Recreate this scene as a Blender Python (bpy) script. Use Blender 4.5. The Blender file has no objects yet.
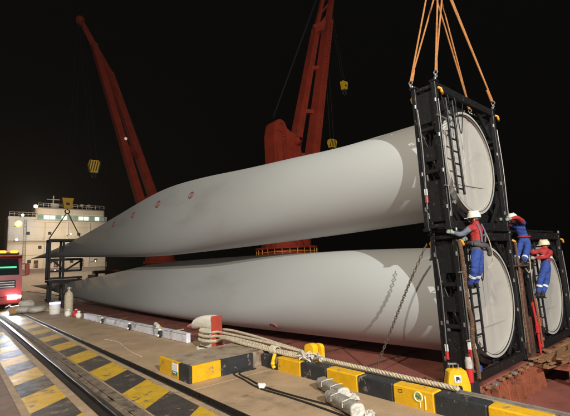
import bpy, bmesh, math, random
from mathutils import Vector, Matrix
random.seed(7)
R_ = math.radians
scene = bpy.context.scene
COL = scene.collection
PI = math.pi

# ------------------------------------------------------------------ camera
cam_d = bpy.data.cameras.new('camera'); cam = bpy.data.objects.new('camera', cam_d); COL.objects.link(cam)
cam_d.sensor_width = 36; cam_d.lens = 390/570*36; cam_d.clip_end = 3000; cam_d.clip_start = .05
rt = Vector((.765, -.642, -.049)); fw = Vector((.641, .754, .145))
fw.normalize(); rt = (rt - fw*rt.dot(fw)).normalized(); upv = rt.cross(fw)
cam.matrix_world = Matrix(((rt.x, upv.x, -fw.x, 0), (rt.y, upv.y, -fw.y, 0), (rt.z, upv.z, -fw.z, 1.6), (0, 0, 0, 1)))
scene.camera = cam

# ------------------------------------------------------------------ world, night sky
w = bpy.data.worlds.new("World"); scene.world = w; w.use_nodes = True
nt = w.node_tree; bg = nt.nodes['Background']
sky = nt.nodes.new('ShaderNodeTexSky'); sky.sky_type = 'NISHITA'; sky.sun_disc = False
sky.sun_elevation = R_(-4); sky.sun_rotation = R_(200)
nt.links.new(sky.outputs[0], bg.inputs[0]); bg.inputs[1].default_value = .02

def lamp(kind, name, loc, energy, col, target=None, size=.3, angle=60, blend=.4):
    d = bpy.data.lights.new(name, kind); o = bpy.data.objects.new(name, d); COL.objects.link(o)
    o.location = loc; d.energy = energy; d.color = col
    if kind in ('SPOT', 'POINT'): d.shadow_soft_size = size
    if kind == 'SPOT': d.spot_size = R_(angle); d.spot_blend = blend
    if target is not None:
        o.rotation_euler = (Vector(target)-Vector(loc)).to_track_quat('-Z', 'Y').to_euler()
    return o
# quay floodlights behind the photographer: a white one on the quay crane, a warm one on a landside mast
lamp('SPOT', 'quay_crane_floodlight', (-2.2, -17, 12), 32500, (1, 1, .97), (10, 14, 5), .10, 96, .6)
lamp('SPOT', 'mast_floodlight', (-9, -4, 14), 13000, (1, .90, .74), (7.5, 13, 1), .3, 104, .7)
scene.view_settings.view_transform = 'Standard'; scene.view_settings.look = 'None'
scene.view_settings.exposure = 0; scene.view_settings.gamma = 1

# ------------------------------------------------------------------ materials
def mat(name, col, rough=.6, metal=0., var=0., vs=6., bump=0., bs=40., dirt=None, ds=3., dt=.55, spec=.5, emit=None, es=0., stretch=None, rv=0., chip=None):
    m = bpy.data.materials.new(name); m.use_nodes = True
    t = m.node_tree; N = t.nodes; L = t.links; b = N['Principled BSDF']
    b.inputs['Roughness'].default_value = rough; b.inputs['Metallic'].default_value = metal
    b.inputs['Specular IOR Level'].default_value = spec
    c4 = (*col, 1); b.inputs['Base Color'].default_value = c4
    tc = N.new('ShaderNodeTexCoord'); co = tc.outputs['Object']
    if stretch:
        mp = N.new('ShaderNodeMapping'); mp.inputs['Scale'].default_value = stretch
        L.new(co, mp.inputs[0]); co = mp.outputs[0]
    def noise(s, det=6, r=.6):
        n = N.new('ShaderNodeTexNoise'); n.inputs['Scale'].default_value = s
        n.inputs['Detail'].default_value = det; n.inputs['Roughness'].default_value = r
        L.new(co, n.inputs['Vector']); return n
    cur = None
    if var:
        n = noise(vs); mr = N.new('ShaderNodeMapRange')
        mr.inputs[1].default_value = .25; mr.inputs[2].default_value = .75
        mr.inputs[3].default_value = 1-var; mr.inputs[4].default_value = 1+var
        L.new(n.outputs[0], mr.inputs[0])
        mx = N.new('ShaderNodeMix'); mx.data_type = 'RGBA'; mx.blend_type = 'MULTIPLY'; mx.inputs[0].default_value = 1
        mx.inputs[6].default_value = c4; L.new(mr.outputs[0], mx.inputs[7]); cur = mx.outputs[2]
    if dirt:
        n = noise(ds, 8, .65); mr = N.new('ShaderNodeMapRange')
        mr.inputs[1].default_value = dt; mr.inputs[2].default_value = dt+.14
        L.new(n.outputs[0], mr.inputs[0])
        mx = N.new('ShaderNodeMix'); mx.data_type = 'RGBA'
        L.new(mr.outputs[0], mx.inputs[0])
        if cur: L.new(cur, mx.inputs[6])
        else: mx.inputs[6].default_value = c4
        mx.inputs[7].default_value = (*dirt, 1); cur = mx.outputs[2]
    if chip:
        cc, cs, ct = chip; n = noise(cs, 12, .74); mr = N.new('ShaderNodeMapRange')
        mr.inputs[1].default_value = ct; mr.inputs[2].default_value = ct+.03
        L.new(n.outputs[0], mr.inputs[0]); mx = N.new('ShaderNodeMix'); mx.data_type = 'RGBA'; L.new(mr.outputs[0], mx.inputs[0])
        if cur: L.new(cur, mx.inputs[6])
        else: mx.inputs[6].default_value = c4
        mx.inputs[7].default_value = (*cc, 1); cur = mx.outputs[2]
    if cur: L.new(cur, b.inputs['Base Color'])
    if rv:
        n = noise(vs*.6+1, 5); mr = N.new('ShaderNodeMapRange')
        mr.inputs[1].default_value = .3; mr.inputs[2].default_value = .7
        mr.inputs[3].default_value = max(0, rough-rv); mr.inputs[4].default_value = min(1, rough+rv)
        L.new(n.outputs[0], mr.inputs[0]); L.new(mr.outputs[0], b.inputs['Roughness'])
    if bump:
        n = noise(bs, 5, .6); bp = N.new('ShaderNodeBump')
        bp.inputs['Strength'].default_value = bump; bp.inputs['Distance'].default_value = .02
        L.new(n.outputs[0], bp.inputs['Height']); L.new(bp.outputs[0], b.inputs['Normal'])
    if emit:
        b.inputs['Emission Color'].default_value = (*emit, 1); b.inputs['Emission Strength'].default_value = es
    return m
M = {}
M['concrete'] = mat('quay concrete', (.35, .245, .15), .62, var=.25, vs=1.3, bump=.35, bs=35, dirt=(.20, .14, .09), ds=1.1, dt=.56, rv=.14, chip=((.10, .075, .05), 2.2, .64))
M['concrete_red'] = mat('reddish concrete', (.17, .105, .075), .66, var=.25, vs=2, bump=.3, bs=40, rv=.15)
M['concrete_edge'] = mat('worn concrete edge', (.32, .225, .14), .65, var=.3, vs=5, bump=.5, bs=30, dirt=(.1, .075, .055), ds=4, dt=.58)
M['channel'] = mat('rail channel dirt', (.035, .03, .025), .8, var=.4, vs=14, bump=.8, bs=60)
M['ballast'] = mat('rail side mortar', (.15, .11, .075), .75, var=.5, vs=9, bump=1, bs=26, dirt=(.045, .035, .028), ds=6, dt=.5)
M['rail'] = mat('worn rail steel', (.20, .17, .14), .32, .9, var=.3, vs=20, bump=.2, bs=60, dirt=(.10, .05, .03), ds=8, dt=.55)
M['stripe_yellow'] = mat('yellow road paint', (.50, .31, .02), .42, var=.2, vs=7, bump=.25, bs=45, dirt=(.22, .14, .05), ds=5, dt=.60, rv=.14, chip=((.16, .12, .08), 4, .565))
M['stripe_black'] = mat('black road paint', (.045, .038, .036), .42, var=.35, vs=7, bump=.25, bs=45, dirt=(.11, .085, .06), ds=4, dt=.58, rv=.14, chip=((.19, .14, .095), 4, .57))
M['kerb_yellow'] = mat('yellow kerb paint', (.66, .36, .008), .42, var=.16, vs=9, bump=.2, bs=40, dirt=(.24, .12, .03), ds=9, dt=.63, chip=((.22, .17, .12), 5, .575))
M['kerb_black'] = mat('black kerb paint', (.022, .024, .028), .5, var=.3, vs=9, bump=.25, bs=40, dirt=(.09, .075, .06), ds=8, dt=.66, chip=((.20, .16, .12), 5, .58))
M['kerb_top'] = mat('bare kerb top', (.30, .24, .17), .65, var=.3, vs=8, bump=.4, bs=40, dirt=(.16, .09, .06), ds=4, dt=.5)
M['blade'] = mat('white blade gelcoat', (.55, .56, .55), .58, var=.05, vs=.35, bump=.02, bs=3, dirt=(.50, .50, .475), ds=.5, dt=.55, stretch=(1, .25, 1), rv=.06)
M['cover'] = mat('grey root cover sheet', (.45, .43, .385), .6, var=.05, vs=2.5, bump=.5, bs=2.2, dirt=(.39, .37, .33), ds=1.6, dt=.55)
M['black'] = mat('black frame paint', (.008, .008, .009), .5, var=.4, vs=12, bump=.15, bs=40, dirt=(.022, .018, .015), ds=6, dt=.6, chip=((.10, .06, .035), 9, .60))
M['gap'] = mat('dark rubber seal', (.015, .015, .015), .8)
M['ladder'] = mat('black ladder steel', (.012, .012, .013), .5)
M['galv'] = mat('galvanised steel', (.45, .44, .42), .38, .7, var=.2, vs=20, bump=.15, bs=60)
M['deck'] = mat('rust red deck paint', (.26, .085, .062), .6, var=.3, vs=1.2, bump=.4, bs=14, dirt=(.085, .04, .03), ds=.9, dt=.54, rv=.15)
M['rust'] = mat('orange rust steel', (.29, .085, .042), .72, var=.35, vs=4, bump=.6, bs=22, dirt=(.075, .035, .022), ds=3, dt=.55)
M['rust_dark'] = mat('dark rust steel', (.10, .04, .025), .8, var=.4, vs=4, bump=.6, bs=22, dirt=(.03, .02, .015), ds=3, dt=.5)
M['wood'] = mat('dunnage timber', (.27, .135, .06), .8, var=.35, vs=5, bump=.7, bs=18, dirt=(.13, .06, .03), ds=4, dt=.55, stretch=(.3, 3, 3))
M['crane_red'] = mat('red crane paint', (.30, .034, .015), .75, spec=.15, var=.3, vs=.8, bump=.1, bs=6, dirt=(.13, .03, .018), ds=.8, dt=.6)
M['orange'] = mat('orange sling webbing', (.46, .19, .055), .8, var=.3, vs=18, bump=.5, bs=70, dirt=(.22, .10, .035), ds=6, dt=.55)
M['lug'] = mat('orange lug paint', (.75, .32, .03), .5, var=.2, vs=20)
M['rope'] = mat('pale mooring rope', (.50, .43, .31), .85, var=.3, vs=18, bump=.7, bs=70, dirt=(.24, .18, .11), ds=9, dt=.56)
M['brown_rope'] = mat('tarred brown rope', (.14, .075, .04), .85, var=.45, vs=20, bump=.8, bs=50, dirt=(.30, .19, .11), ds=14, dt=.55)
M['bollard_white'] = mat('white bollard paint', (.74, .70, .62), .45, var=.1, vs=8, bump=.2, bs=24, dirt=(.42, .28, .19), ds=7, dt=.62, chip=((.30, .14, .07), 7, .59))
M['bollard_red'] = mat('red bollard paint', (.36, .045, .025), .5, var=.2, vs=8, bump=.2, bs=24, dirt=(.16, .05, .03), ds=7, dt=.62)
M['yellow'] = mat('yellow machine paint', (.78, .44, .01), .42, var=.14, vs=10, bump=.15, bs=30, dirt=(.3, .15, .02), ds=9, dt=.64, chip=((.20, .10, .05), 8, .61))
M['white'] = mat('white paint', (.78, .76, .72), .5, var=.1, vs=10)
M['cloth'] = mat('off white wrap cloth', (.50, .47, .41), .9, var=.25, vs=14, bump=.8, bs=22, dirt=(.28, .24, .19), ds=12, dt=.55)
M['wrap'] = mat('grey woven wrap', (.25, .225, .19), .8, var=.3, vs=20, bump=.8, bs=30, dirt=(.13, .10, .08), ds=10, dt=.55)
M['steel_blue'] = mat('scuffed silver beam', (.78, .80, .88), .36, .25, var=.3, vs=5, bump=.3, bs=16, dirt=(.22, .22, .25), ds=3.5, dt=.53)
M['dark'] = mat('dark fitting', (.02, .02, .022), .5)
M['cable'] = mat('black rubber cable', (.014, .013, .013), .5)
M['chain'] = mat('chain steel', (.20, .16, .12), .5, .6, var=.3, vs=40)
M['blue'] = mat('blue work cloth', (.03, .07, .29), .9, var=.35, vs=9, bump=1, bs=14, dirt=(.025, .04, .12), ds=7, dt=.54)
M['red_cloth'] = mat('red work cloth', (.38, .028, .026), .8, var=.3, vs=9, bump=1, bs=14, dirt=(.16, .025, .025), ds=7, dt=.55)
M['grey_cloth'] = mat('grey blue cloth', (.13, .145, .19), .8, var=.2, vs=9, bump=.9, bs=9)
M['charcoal'] = mat('charcoal cloth', (.075, .07, .075), .85, var=.25, vs=9, bump=.9, bs=8)
M['boot'] = mat('black boot leather', (.02, .018, .016), .5)
M['glove'] = mat('work glove', (.30, .34, .30), .85)
M['skin'] = mat('skin', (.42, .22, .14), .5)
M['helmet'] = mat('white hard hat', (.78, .74, .64), .3)
M['helmet_cream'] = mat('cream hard hat', (.76, .68, .46), .3)
M['reflect'] = mat('reflective tape', (.72, .72, .70), .35)
M['mark'] = mat('red stencil print', (.34, .13, .12), .6)
M['red'] = mat('red paint', (.55, .03, .03), .45, var=.15)
M['truck_red'] = mat('red truck paint', (.24, .012, .012), .35, var=.15)
M['glass'] = mat('dark glass', (.012, .016, .016), .06)
M['teal'] = mat('teal print', (.01, .22, .20), .5)
M['ship_white'] = mat('ship superstructure paint', (.58, .56, .50), .55, var=.08, vs=.3, bump=.1, bs=2, dirt=(.46, .41, .33), ds=.25, dt=.55, stretch=(1, 1, .25))
M['hull'] = mat('ship hull', (.06, .02, .016), .6, var=.3, vs=.6)
M['sea'] = mat('harbour water', (.004, .006, .007), .12, bump=.5, bs=1.5)
M['cardboard'] = mat('cardboard', (.36, .22, .11), .8)
M['graffiti'] = mat('white pen paint', (.75, .74, .42), .6)
M['em_head'] = mat('headlight lens', (1, 1, 1), .3, emit=(.85, .92, 1), es=90)
M['em_green'] = mat('glowing green reflection', (.05, .4, .2), .3, emit=(.12, 1, .45), es=.7)  # emission stands in for green light reflected in the windscreen
M['em_amber'] = mat('amber beacon', (.8, .3, .02), .3, emit=(1, .36, .04), es=2.2)
M['em_win'] = mat('lit bridge window', (.5, .6, .5), .2, emit=(.75, 1, .82), es=1.1)
M['em_win_dim'] = mat('dim bridge window', (.1, .2, .16), .2, emit=(.32, .6, .46), es=.28)
M['em_sodium'] = mat('sodium lamp', (1, .6, .1), .3, emit=(1, .42, .02), es=7)
M['em_white'] = mat('white deck lamp', (1, 1, 1), .3, emit=(1, .95, .9), es=40)
M['em_blue'] = mat('emissive blue lid', (.3, .35, 1), .3, emit=(.30, .36, 1), es=2.5)

# ------------------------------------------------------------------ mesh helpers
class MB:
    def __init__(s): s.v = []; s.f = []; s.mi = []; s.cur = 0
    def add(s, vs, fs):
        k = len(s.v); s.v += [tuple(v) for v in vs]; s.f += [tuple(i+k for i in f) for f in fs]; s.mi += [s.cur]*len(fs)
    def box(s, c, d, rot=None, ch=None):
        hx, hy, hz = d[0]/2, d[1]/2, d[2]/2
        if ch is None: ch = min(.012, .18*min(d))
        ch = min(ch, .45*min(d)); V = []; idx = {}
        for sx in (-1, 1):
            for sy in (-1, 1):
                for sz in (-1, 1):
                    for ax in range(3):
                        p = [sx*hx, sy*hy, sz*hz]
                        for a in range(3):
                            if a != ax: p[a] -= (sx, sy, sz)[a]*ch
                        idx[(sx, sy, sz, ax)] = len(V); V.append(Vector(p))
        F = []
        for ax in range(3):
            o = [a for a in range(3) if a != ax]
            for sg in (-1, 1):
                q = []
                for (a, b) in ((-1, -1), (1, -1), (1, 1), (-1, 1)):
                    k = [0, 0, 0]; k[ax] = sg; k[o[0]] = a; k[o[1]] = b; q.append(idx[(*k, ax)])
                F.append(q)
        for ax in range(3):
            o = [a for a in range(3) if a != ax]
            for a in (-1, 1):
                for b in (-1, 1):
                    k0 = [0, 0, 0]; k0[ax] = -1; k0[o[0]] = a; k0[o[1]] = b
                    k1 = list(k0); k1[ax] = 1
                    F.append([idx[(*k0, o[0])], idx[(*k1, o[0])], idx[(*k1, o[1])], idx[(*k0, o[1])]])
        for sx in (-1, 1):
            for sy in (-1, 1):
                for sz in (-1, 1): F.append([idx[(sx, sy, sz, a)] for a in range(3)])
        G = []
        for f in F:
            n = (V[f[1]]-V[f[0]]).cross(V[f[2]]-V[f[0]]); cc = sum((V[i] for i in f), Vector())/len(f)
            G.append(f if n.dot(cc) > 0 else f[::-1])
        c = Vector(c)
        s.add([(rot @ v if rot else v)+c for v in V], G)
    def bar(s, p0, p1, w, h, up=(0, 0, 1), ch=None):
        p0 = Vector(p0); p1 = Vector(p1); y = (p1-p0); L = y.length; y.normalize()
        u = Vector(up)
        if abs(u.dot(y)) > .98: u = Vector((0, 1, 0)) if abs(y.y) < .9 else Vector((1, 0, 0))
        x = y.cross(u).normalized(); z = x.cross(y)
        s.box((p0+p1)/2, (w, L, h), Matrix((x, y, z)).transposed(), ch)
    def tube(s, path, r, n=10, caps=True):
        P = [Vector(p) for p in path]; m = len(P)
        rs = r if isinstance(r, (list, tuple)) else [r]*m
        T = [(P[min(i+1, m-1)]-P[max(i-1, 0)]).normalized() for i in range(m)]
        u = T[0].orthogonal().normalized(); V = []
        for i in range(m):
            u = (u - T[i]*u.dot(T[i])).normalized(); v = T[i].cross(u)
            for k in range(n):
                a = 2*PI*k/n; V.append(P[i]+(u*math.cos(a)+v*math.sin(a))*rs[i])
        F = [[i*n+k, i*n+(k+1) % n, (i+1)*n+(k+1) % n, (i+1)*n+k] for i in range(m-1) for k in range(n)]
        if caps: F += [list(range(n))[::-1], [(m-1)*n+k for k in range(n)]]
        s.add(V, F)
    def rope(s, path, r, lay=.12, strands=3, n=6, closed=False):
        """laid rope: strands twisted round the path"""
        P = [Vector(p) for p in path]
        Q = resample(P, lay/6); m = len(Q)
        T = [(Q[min(i+1, m-1)]-Q[max(i-1, 0)]).normalized() for i in range(m)]
        u = T[0].orthogonal().normalized(); U = []
        for i in range(m):
            u = (u - T[i]*u.dot(T[i])).normalized(); U.append(u.copy())
        for st in range(strands):
            pth = []
            for i in range(m):
                a = 2*PI*(i/6.0/1.0)*1.0 + 2*PI*st/strands
                pth.append(Q[i]+(U[i]*math.cos(a)+T[i].cross(U[i])*math.sin(a))*r*.5)
            s.tube(pth, r*.56, n)
    def lathe(s, prof, c=(0, 0, 0), n=24, axis='Z', a0=0, a1=2*PI):
        V = []; full = abs(a1-a0-2*PI) < 1e-6; k = n if full else n+1
        for (r, h) in prof:
            for i in range(k):
                a = a0+(a1-a0)*i/n; x, y = r*math.cos(a), r*math.sin(a)
                p = (x, y, h) if axis == 'Z' else ((x, h, y) if axis == 'Y' else (h, x, y))
                V.append(Vector(p)+Vector(c))
        F = []
        for j in range(len(prof)-1):
            for i in range(n):
                F.append([j*k+i, j*k+(i+1) % k, (j+1)*k+(i+1) % k, (j+1)*k+i])
        s.add(V, F)
    def prism(s, poly, h0, h1, axis='Y'):
        n = len(poly)
        def P(p, h): return {'Y': (p[0], h, p[1]), 'Z': (p[0], p[1], h), 'X': (h, p[0], p[1])}[axis]
        V = [P(p, h0) for p in poly]+[P(p, h1) for p in poly]
        F = [[i, (i+1) % n, n+(i+1) % n, n+i] for i in range(n)]+[list(range(n))[::-1], [n+i for i in range(n)]]
        s.add(V, F)
    def torus(s, c, R, r, axis='Y', n=20, k=8, a0=0, a1=2*PI):
        pts = []
        for i in range(n+1):
            a = a0+(a1-a0)*i/n; x, y = R*math.cos(a), R*math.sin(a)
            pts.append(Vector(c)+Vector({'Y': (x, 0, y), 'Z': (x, y, 0), 'X': (0, x, y)}[axis]))
        s.tube(pts, r, k)
    def ball(s, c, r, n=12, m=8, sc=(1, 1, 1)):
        V = []; F = []
        for j in range(m+1):
            t = PI*j/m
            for i in range(n):
                a = 2*PI*i/n
                V.append((c[0]+r*sc[0]*math.sin(t)*math.cos(a), c[1]+r*sc[1]*math.sin(t)*math.sin(a), c[2]+r*sc[2]*math.cos(t)))
        for j in range(m):
            for i in range(n): F.append([j*n+i, (j+1)*n+i, (j+1)*n+(i+1) % n, j*n+(i+1) % n])
        s.add(V, F)
    def build(s, name, m, parent=None, smooth=True, fix=True, angle=35):
        off = ORG.get(parent.name, Vector()) if parent else Vector()
        me = bpy.data.meshes.new(name)
        me.from_pydata([Vector(v)-off for v in s.v], [], s.f)
        for x in (m if isinstance(m, (list, tuple)) else [m]): me.materials.append(M[x] if isinstance(x, str) else x)
        if s.cur or any(s.mi): me.polygons.foreach_set('material_index', s.mi)
        if fix:
            bm = bmesh.new(); bm.from_mesh(me); bmesh.ops.recalc_face_normals(bm, faces=bm.faces); bm.to_mesh(me); bm.free()
        if smooth:
            me.polygons.foreach_set('use_smooth', [True]*len(me.polygons)); me.set_sharp_from_angle(angle=R_(angle))
        me.update()
        o = bpy.data.objects.new(name, me); COL.objects.link(o)
        if parent: o.parent = parent; ORG[o.name] = off.copy()
        else: ORG[o.name] = Vector()
        return o
ORG = {}
def resample(P, step):
    out = [P[0]]
    for a, b in zip(P, P[1:]):
        L = (b-a).length; k = max(1, int(round(L/step)))
        out += [a.lerp(b, (i+1)/k) for i in range(k)]
    return out
def curve(pts, n=8):
    """Catmull-Rom through points"""
    P = [Vector(p) for p in pts]; P = [2*P[0]-P[1]]+P+[2*P[-1]-P[-2]]; out = []
    for i in range(1, len(P)-2):
        a, b, c, d = P[i-1:i+3]
        for k in range(n):
            t = k/n
            out.append(.5*((2*b)+(c-a)*t+(2*a-5*b+4*c-d)*t*t+(3*b-a-3*c+d)*t**3))
    out.append(P[-2]); return out
def tag(o, label, cat, group=None):
    o['label'] = label; o['category'] = cat
    if group: o['group'] = group
    return o
def struct(o): o['kind'] = 'structure'; return o
def thing(name, loc, label, cat, group=None):
    o = bpy.data.objects.new(name, None); o.empty_display_size = .2; COL.objects.link(o); o.location = loc
    ORG[o.name] = Vector(loc)
    return tag(o, label, cat, group)

# ================================================================== SETTING
# water
m = MB(); m.add([(4.6, -180, -3.4), (480, -180, -3.4), (480, 560, -3.4), (4.6, 560, -3.4)], [(0, 1, 2, 3)])
struct(m.build('water', 'sea', smooth=False))
# quay: sheets side by side, with a rail channel and a cable groove let into it
quay = thing('quay', (0, 0, 0), '', ''); del quay['label']; del quay['category']; struct(quay)
Y0, Y1 = -60, 420
def sheet(name, x0, x1, z, m_, y0=Y0, y1=Y1, parent=quay):
    b = MB(); b.add([(x0, y0, z), (x1, y0, z), (x1, y1, z), (x0, y1, z)], [(0, 1, 2, 3)]); return b.build(name, m_, parent, smooth=False)
sheet('landside_paving', -400, .70, 0, 'concrete_red')
sheet('marking_bed', .70, 1.36, .004, 'concrete_edge')
sheet('marking_bed', 1.79, 2.40, .004, 'concrete_edge')
sheet('mortar_bed', 1.66, 1.79, .002, 'ballast')
sheet('rail_channel', 1.36, 1.66, -.10, 'channel')
b = MB(); b.box((1.36, 180, -.05), (.006, 480, .108)); b.build('channel_wall', 'channel', quay)
# mortar fill beside the rail
b = MB(); random.seed(3)
ys = [i*.11-1 for i in range(260)]; xs = [1.585, 1.61, 1.635, 1.66]
V = []; F = []
for y in ys:
    for i, x in enumerate(xs):
        V.append((x, y, (-.005 if i == 3 else -.02)+random.uniform(-.012, .010)))
for j in range(len(ys)-1):
    for i in range(3): F.append((j*4+i, j*4+i+1, j*4+i+5, j*4+i+4))
b.add(V, F); b.build('rail_mortar', 'ballast', quay)
# rail section
prof = [(-.075, -.10), (.075, -.10), (.075, -.085), (.016, -.06), (.014, -.02), (.036, -.008), (.036, .012), (.028, .020), (-.028, .020), (-.036, .012), (-.036, -.008), (-.014, -.02), (-.016, -.06), (-.075, -.085)]
b = MB(); b.prism([(1.53+x, z) for x, z in prof], Y0, Y1, 'Y'); b.build('crane_rail', 'rail', quay)
# cable groove with steel lips on the right of the markings
sheet('groove_floor', 2.40, 2.52, -.06, 'channel')
b = MB(); b.box((2.405, 180, -.022), (.012, 480, .06)); b.build('groove_lip', 'rail', quay)
b = MB(); b.box((2.515, 180, -.012), (.014, 480, .075)); b.build('groove_lip', 'rail', quay)
b = MB(); b.box((2.46, 180, -.035), (.035, 480, .03)); b.build('groove_cable', 'cable', quay)
# apron slabs between groove and kerb
random.seed(11); y = -7.0
while y < 80:
    L = 6.05
    b = MB(); b.box((3.412, y+L/2, -.10+random.uniform(-.002, .002)), (1.778, L-.012, .2), ch=.006); b.build('apron_slab', 'concrete', quay); y += L
sheet('apron_bed', 2.53, 4.32, -.19, 'channel')
b = MB(); b.box((4.31, 180, -2.0), (.02, 480, 3.98)); b.build('quay_wall', 'concrete_edge', quay)
sheet('far_apron', 2.53, 4.32, -.003, 'concrete', 79.6, 420)
# hazard stripes: skewed painted bars in two bands beside the rail
def stripes(x0, x1, skew, ph, pitch, y0, y1, z):
    k = 0; y = ph
    while y > y0: y -= pitch; k += 1
    while y < y1:
        yel = (k % 2 == 0); b = MB(); d = (x1-x0)*skew; g = .004
        b.add([(x0, y+g, z), (x1, y+g+d, z), (x1, y+pitch-g+d, z), (x0, y+pitch-g, z)], [(0, 1, 2, 3)])
        b.build('painted_stripe', 'stripe_yellow' if yel else 'stripe_black', quay, smooth=False); y += pitch; k += 1
stripes(1.815, 2.31, .88, 4.85, .84, 1, 46, .008)
stripes(.785, 1.245, .83, 5.76, .815, 2, 46, .008)

# ------------------------------------------------------------------ kerb
kerb = thing('kerb', (4, 3, 0), 'long black and yellow painted concrete kerb along the quay edge', 'kerb')
def kblock(x0, x1, y0, y1, h, mt, g=.003):
    b = MB(); b.box(((x0+x1)/2, (y0+y1)/2, h/2-.01), (x1-x0, y1-y0-2*g, h+.02), ch=.014); return b.build('kerb_block', mt, kerb)
edges = [-2.3, -1.78, -1.26, -.74, -.22, .28, .79, 1.30, 1.82, 2.36, 2.87, 3.39, 3.93, 4.45, 4.98, 5.395]
for i, (a, c) in enumerate(zip(edges, edges[1:])):
    yel = (i % 2 == 1)
    kblock(3.92, 4.10, a, c, .198, 'kerb_yellow' if yel else 'kerb_black')
b = MB(); b.box((4.16, 1.6, .085), (.11, 7.6, .17)); b.build('kerb_back_strip', 'kerb_top', kerb)
b = MB(); b.box((4.225, 1.6, .165), (.014, 7.6, .05)); b.build('edge_flat_bar', 'galv', kerb)
# plinth where the kerb steps out round the bollard
jy0, jy1, jh = 5.41, 6.42, .24
b = MB(); b.box((3.43, (jy0+jy1)/2+.003, .115), (1.50, jy1-jy0-.01, .23), ch=.012); b.build('plinth', 'kerb_top', kerb)
def face(x0, x1, y0, y1, mt, z0=.0, z1=.238, n='kerb_block'):
    b = MB(); b.box(((x0+x1)/2, (y0+y1)/2, (z0+z1)/2), (x1-x0, y1-y0, z1-z0), ch=.006); return b.build(n, mt, kerb)
face(2.675, 3.152, 5.37, 5.42, 'kerb_yellow'); face(3.156, 3.745, 5.37, 5.42, 'kerb_black')
face(2.635, 2.685, 5.37, 5.72, 'kerb_black'); face(2.635, 2.685, 5.724, 6.43, 'kerb_yellow')
st = face(2.628, 2.638, 5.745, 5.95, 'white', .055, .215, 'sticker_plate')
b = MB(); b.box((2.626, 5.832, .085), (.006, .185, .045), ch=.001); b.build('sticker_band', 'teal', st)
b = MB(); b.box((2.6225, 5.84, .088), (.004, .10, .014), ch=.001); b.build('sticker_text_line', 'white', st)
# hand-painted ring and outlined mark on a yellow block
yb = kblock(3.915, 3.921, 2.40, 2.82, .12, 'kerb_yellow') if False else None
b = MB(); b.torus((3.9185, 2.545, .125), .048, .0075, 'X', 22, 6)
b.tube([(3.9185, 2.53, .09), (3.9185, 2.527, .05), (3.9185, 2.53, .02)], .005, 6)
b.tube([(3.9185, 2.465, .15), (3.9185, 2.463, .06), (3.9185, 2.466, .01)], .006, 6); b.build('painted_ring', 'graffiti', kerb)
b = MB()
for i in range(5):
    a = i*2.4; b.tube([(3.9175, 2.545+.03*math.cos(a), .125+.03*math.sin(a)), (3.9175, 2.545+.012*math.cos(a+2), .125+.012*math.sin(a+2))], .006, 5)
b.build('painted_scribble', 'teal', kerb)
b = MB(); q = [(3.9185, 2.79, .155), (3.9185, 2.745, .157), (3.9185, 2.743, .128), (3.9185, 2.788, .126), (3.9185, 2.79, .155)]; b.tube(q, .003, 5); b.build('stencilled_box', 'dark', kerb)

# ================================================================== SHIP
ship = thing('cargo_ship', (16, 60, -3.4), 'cargo ship alongside the quay with rust red deck and lit white bridge', 'ship')
DZ = -1.13
b = MB(); b.box((16.2, 50, -2.7), (22.6, 180, .7)); b.build('hull', 'hull', ship)
b = MB(); b.box((16.3, 57, -1.76), (22.0, 165, .10)); b.build('weather_deck', 'deck', ship)
b = MB(); b.box((5.35, 57, -.62), (.5, 165, .10)); b.box((5.13, 57, -1.1), (.03, 165, 1.0)); b.build('gunwale', 'rust_dark', ship)
# hatch covers: panels with raised seams; the nearest pair end in ribbed faces towards us
random.seed(5)
hx = [(6.3, 11.62), (12.05, 17.2), (17.6, 25.5)]
ysq = [4.0, 15.9, 28, 40, 52, 64, 76, 88, 100]
for (xa, xb) in hx:
    for ya, yb_ in zip(ysq, ysq[1:]):
        b = MB(); b.box(((xa+xb)/2, (ya+yb_)/2, DZ-.28), (xb-xa, yb_-ya-.12, .56), ch=.03); hc = b.build('hatch_cover', 'deck', ship)
        if xa < 8:
            r = MB()
            for k in range(6):
                yy = ya+.9+k*2.0
                if yy < yb_-.3: r.box(((xa+xb)/2, yy, DZ+.006), (xb-xa-.3, .10, .022), ch=.004)
            r.build('seam_bar', 'rust_dark', hc)
# ribbed ends of the near covers
endp = thing('hatch_end', (10, 4, -2), '', ''); bpy.data.objects.remove(endp)
b = MB(); b.box((9.7, 4.03, -1.60), (3.84, .05, .90)); e1 = b.build('hatch_end_plate', 'rust', ship)
for k in range(9):
    x = 8.05+k*.43; r = MB()
    r.prism([(3.99, -1.14), (3.83, -1.2), (3.74, -2.05), (3.99, -2.05)], x-.03, x+.03, 'X'); r.build('rib', 'rust', e1)
for k in range(11):
    r = MB(); r.box((7.95+k*.35, 3.93, -1.12+random.uniform(-.01, .015)), (.13, .10, .06), Matrix.Rotation(random.uniform(-.3, .3), 3, 'Z')); r.build('cleat', 'wood' if k % 3 else 'galv', e1)
b = MB(); b.box((9.0, 3.84, -1.52), (.26, .05, .26)); r = b.build('recess_box', 'rust_dark', e1)
b = MB(); b.box((14.6, 4.03, -1.9), (5.0, .05, .46)); e2 = b.build('hatch_end_plate', 'rust_dark', ship)
b = MB(); b.box((14.6, 3.62, -1.30), (5.6, .74, .10)); b.build('platform', 'rust', ship)
random.seed(33)
for k in range(12):
    x = 11.9+k*.47; r = MB(); r.box((x, 3.30, -1.95), (.10+.08*(k % 3 == 0), .12, 1.2)); r.build('stanchion', 'rust' if k % 3 != 1 else 'rust_dark', ship)
    if k % 2: r = MB(); r.box((x+.2, 3.55, -1.9), (.3, .04, .8)); r.build('web_plate', 'rust_dark', ship)
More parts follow.
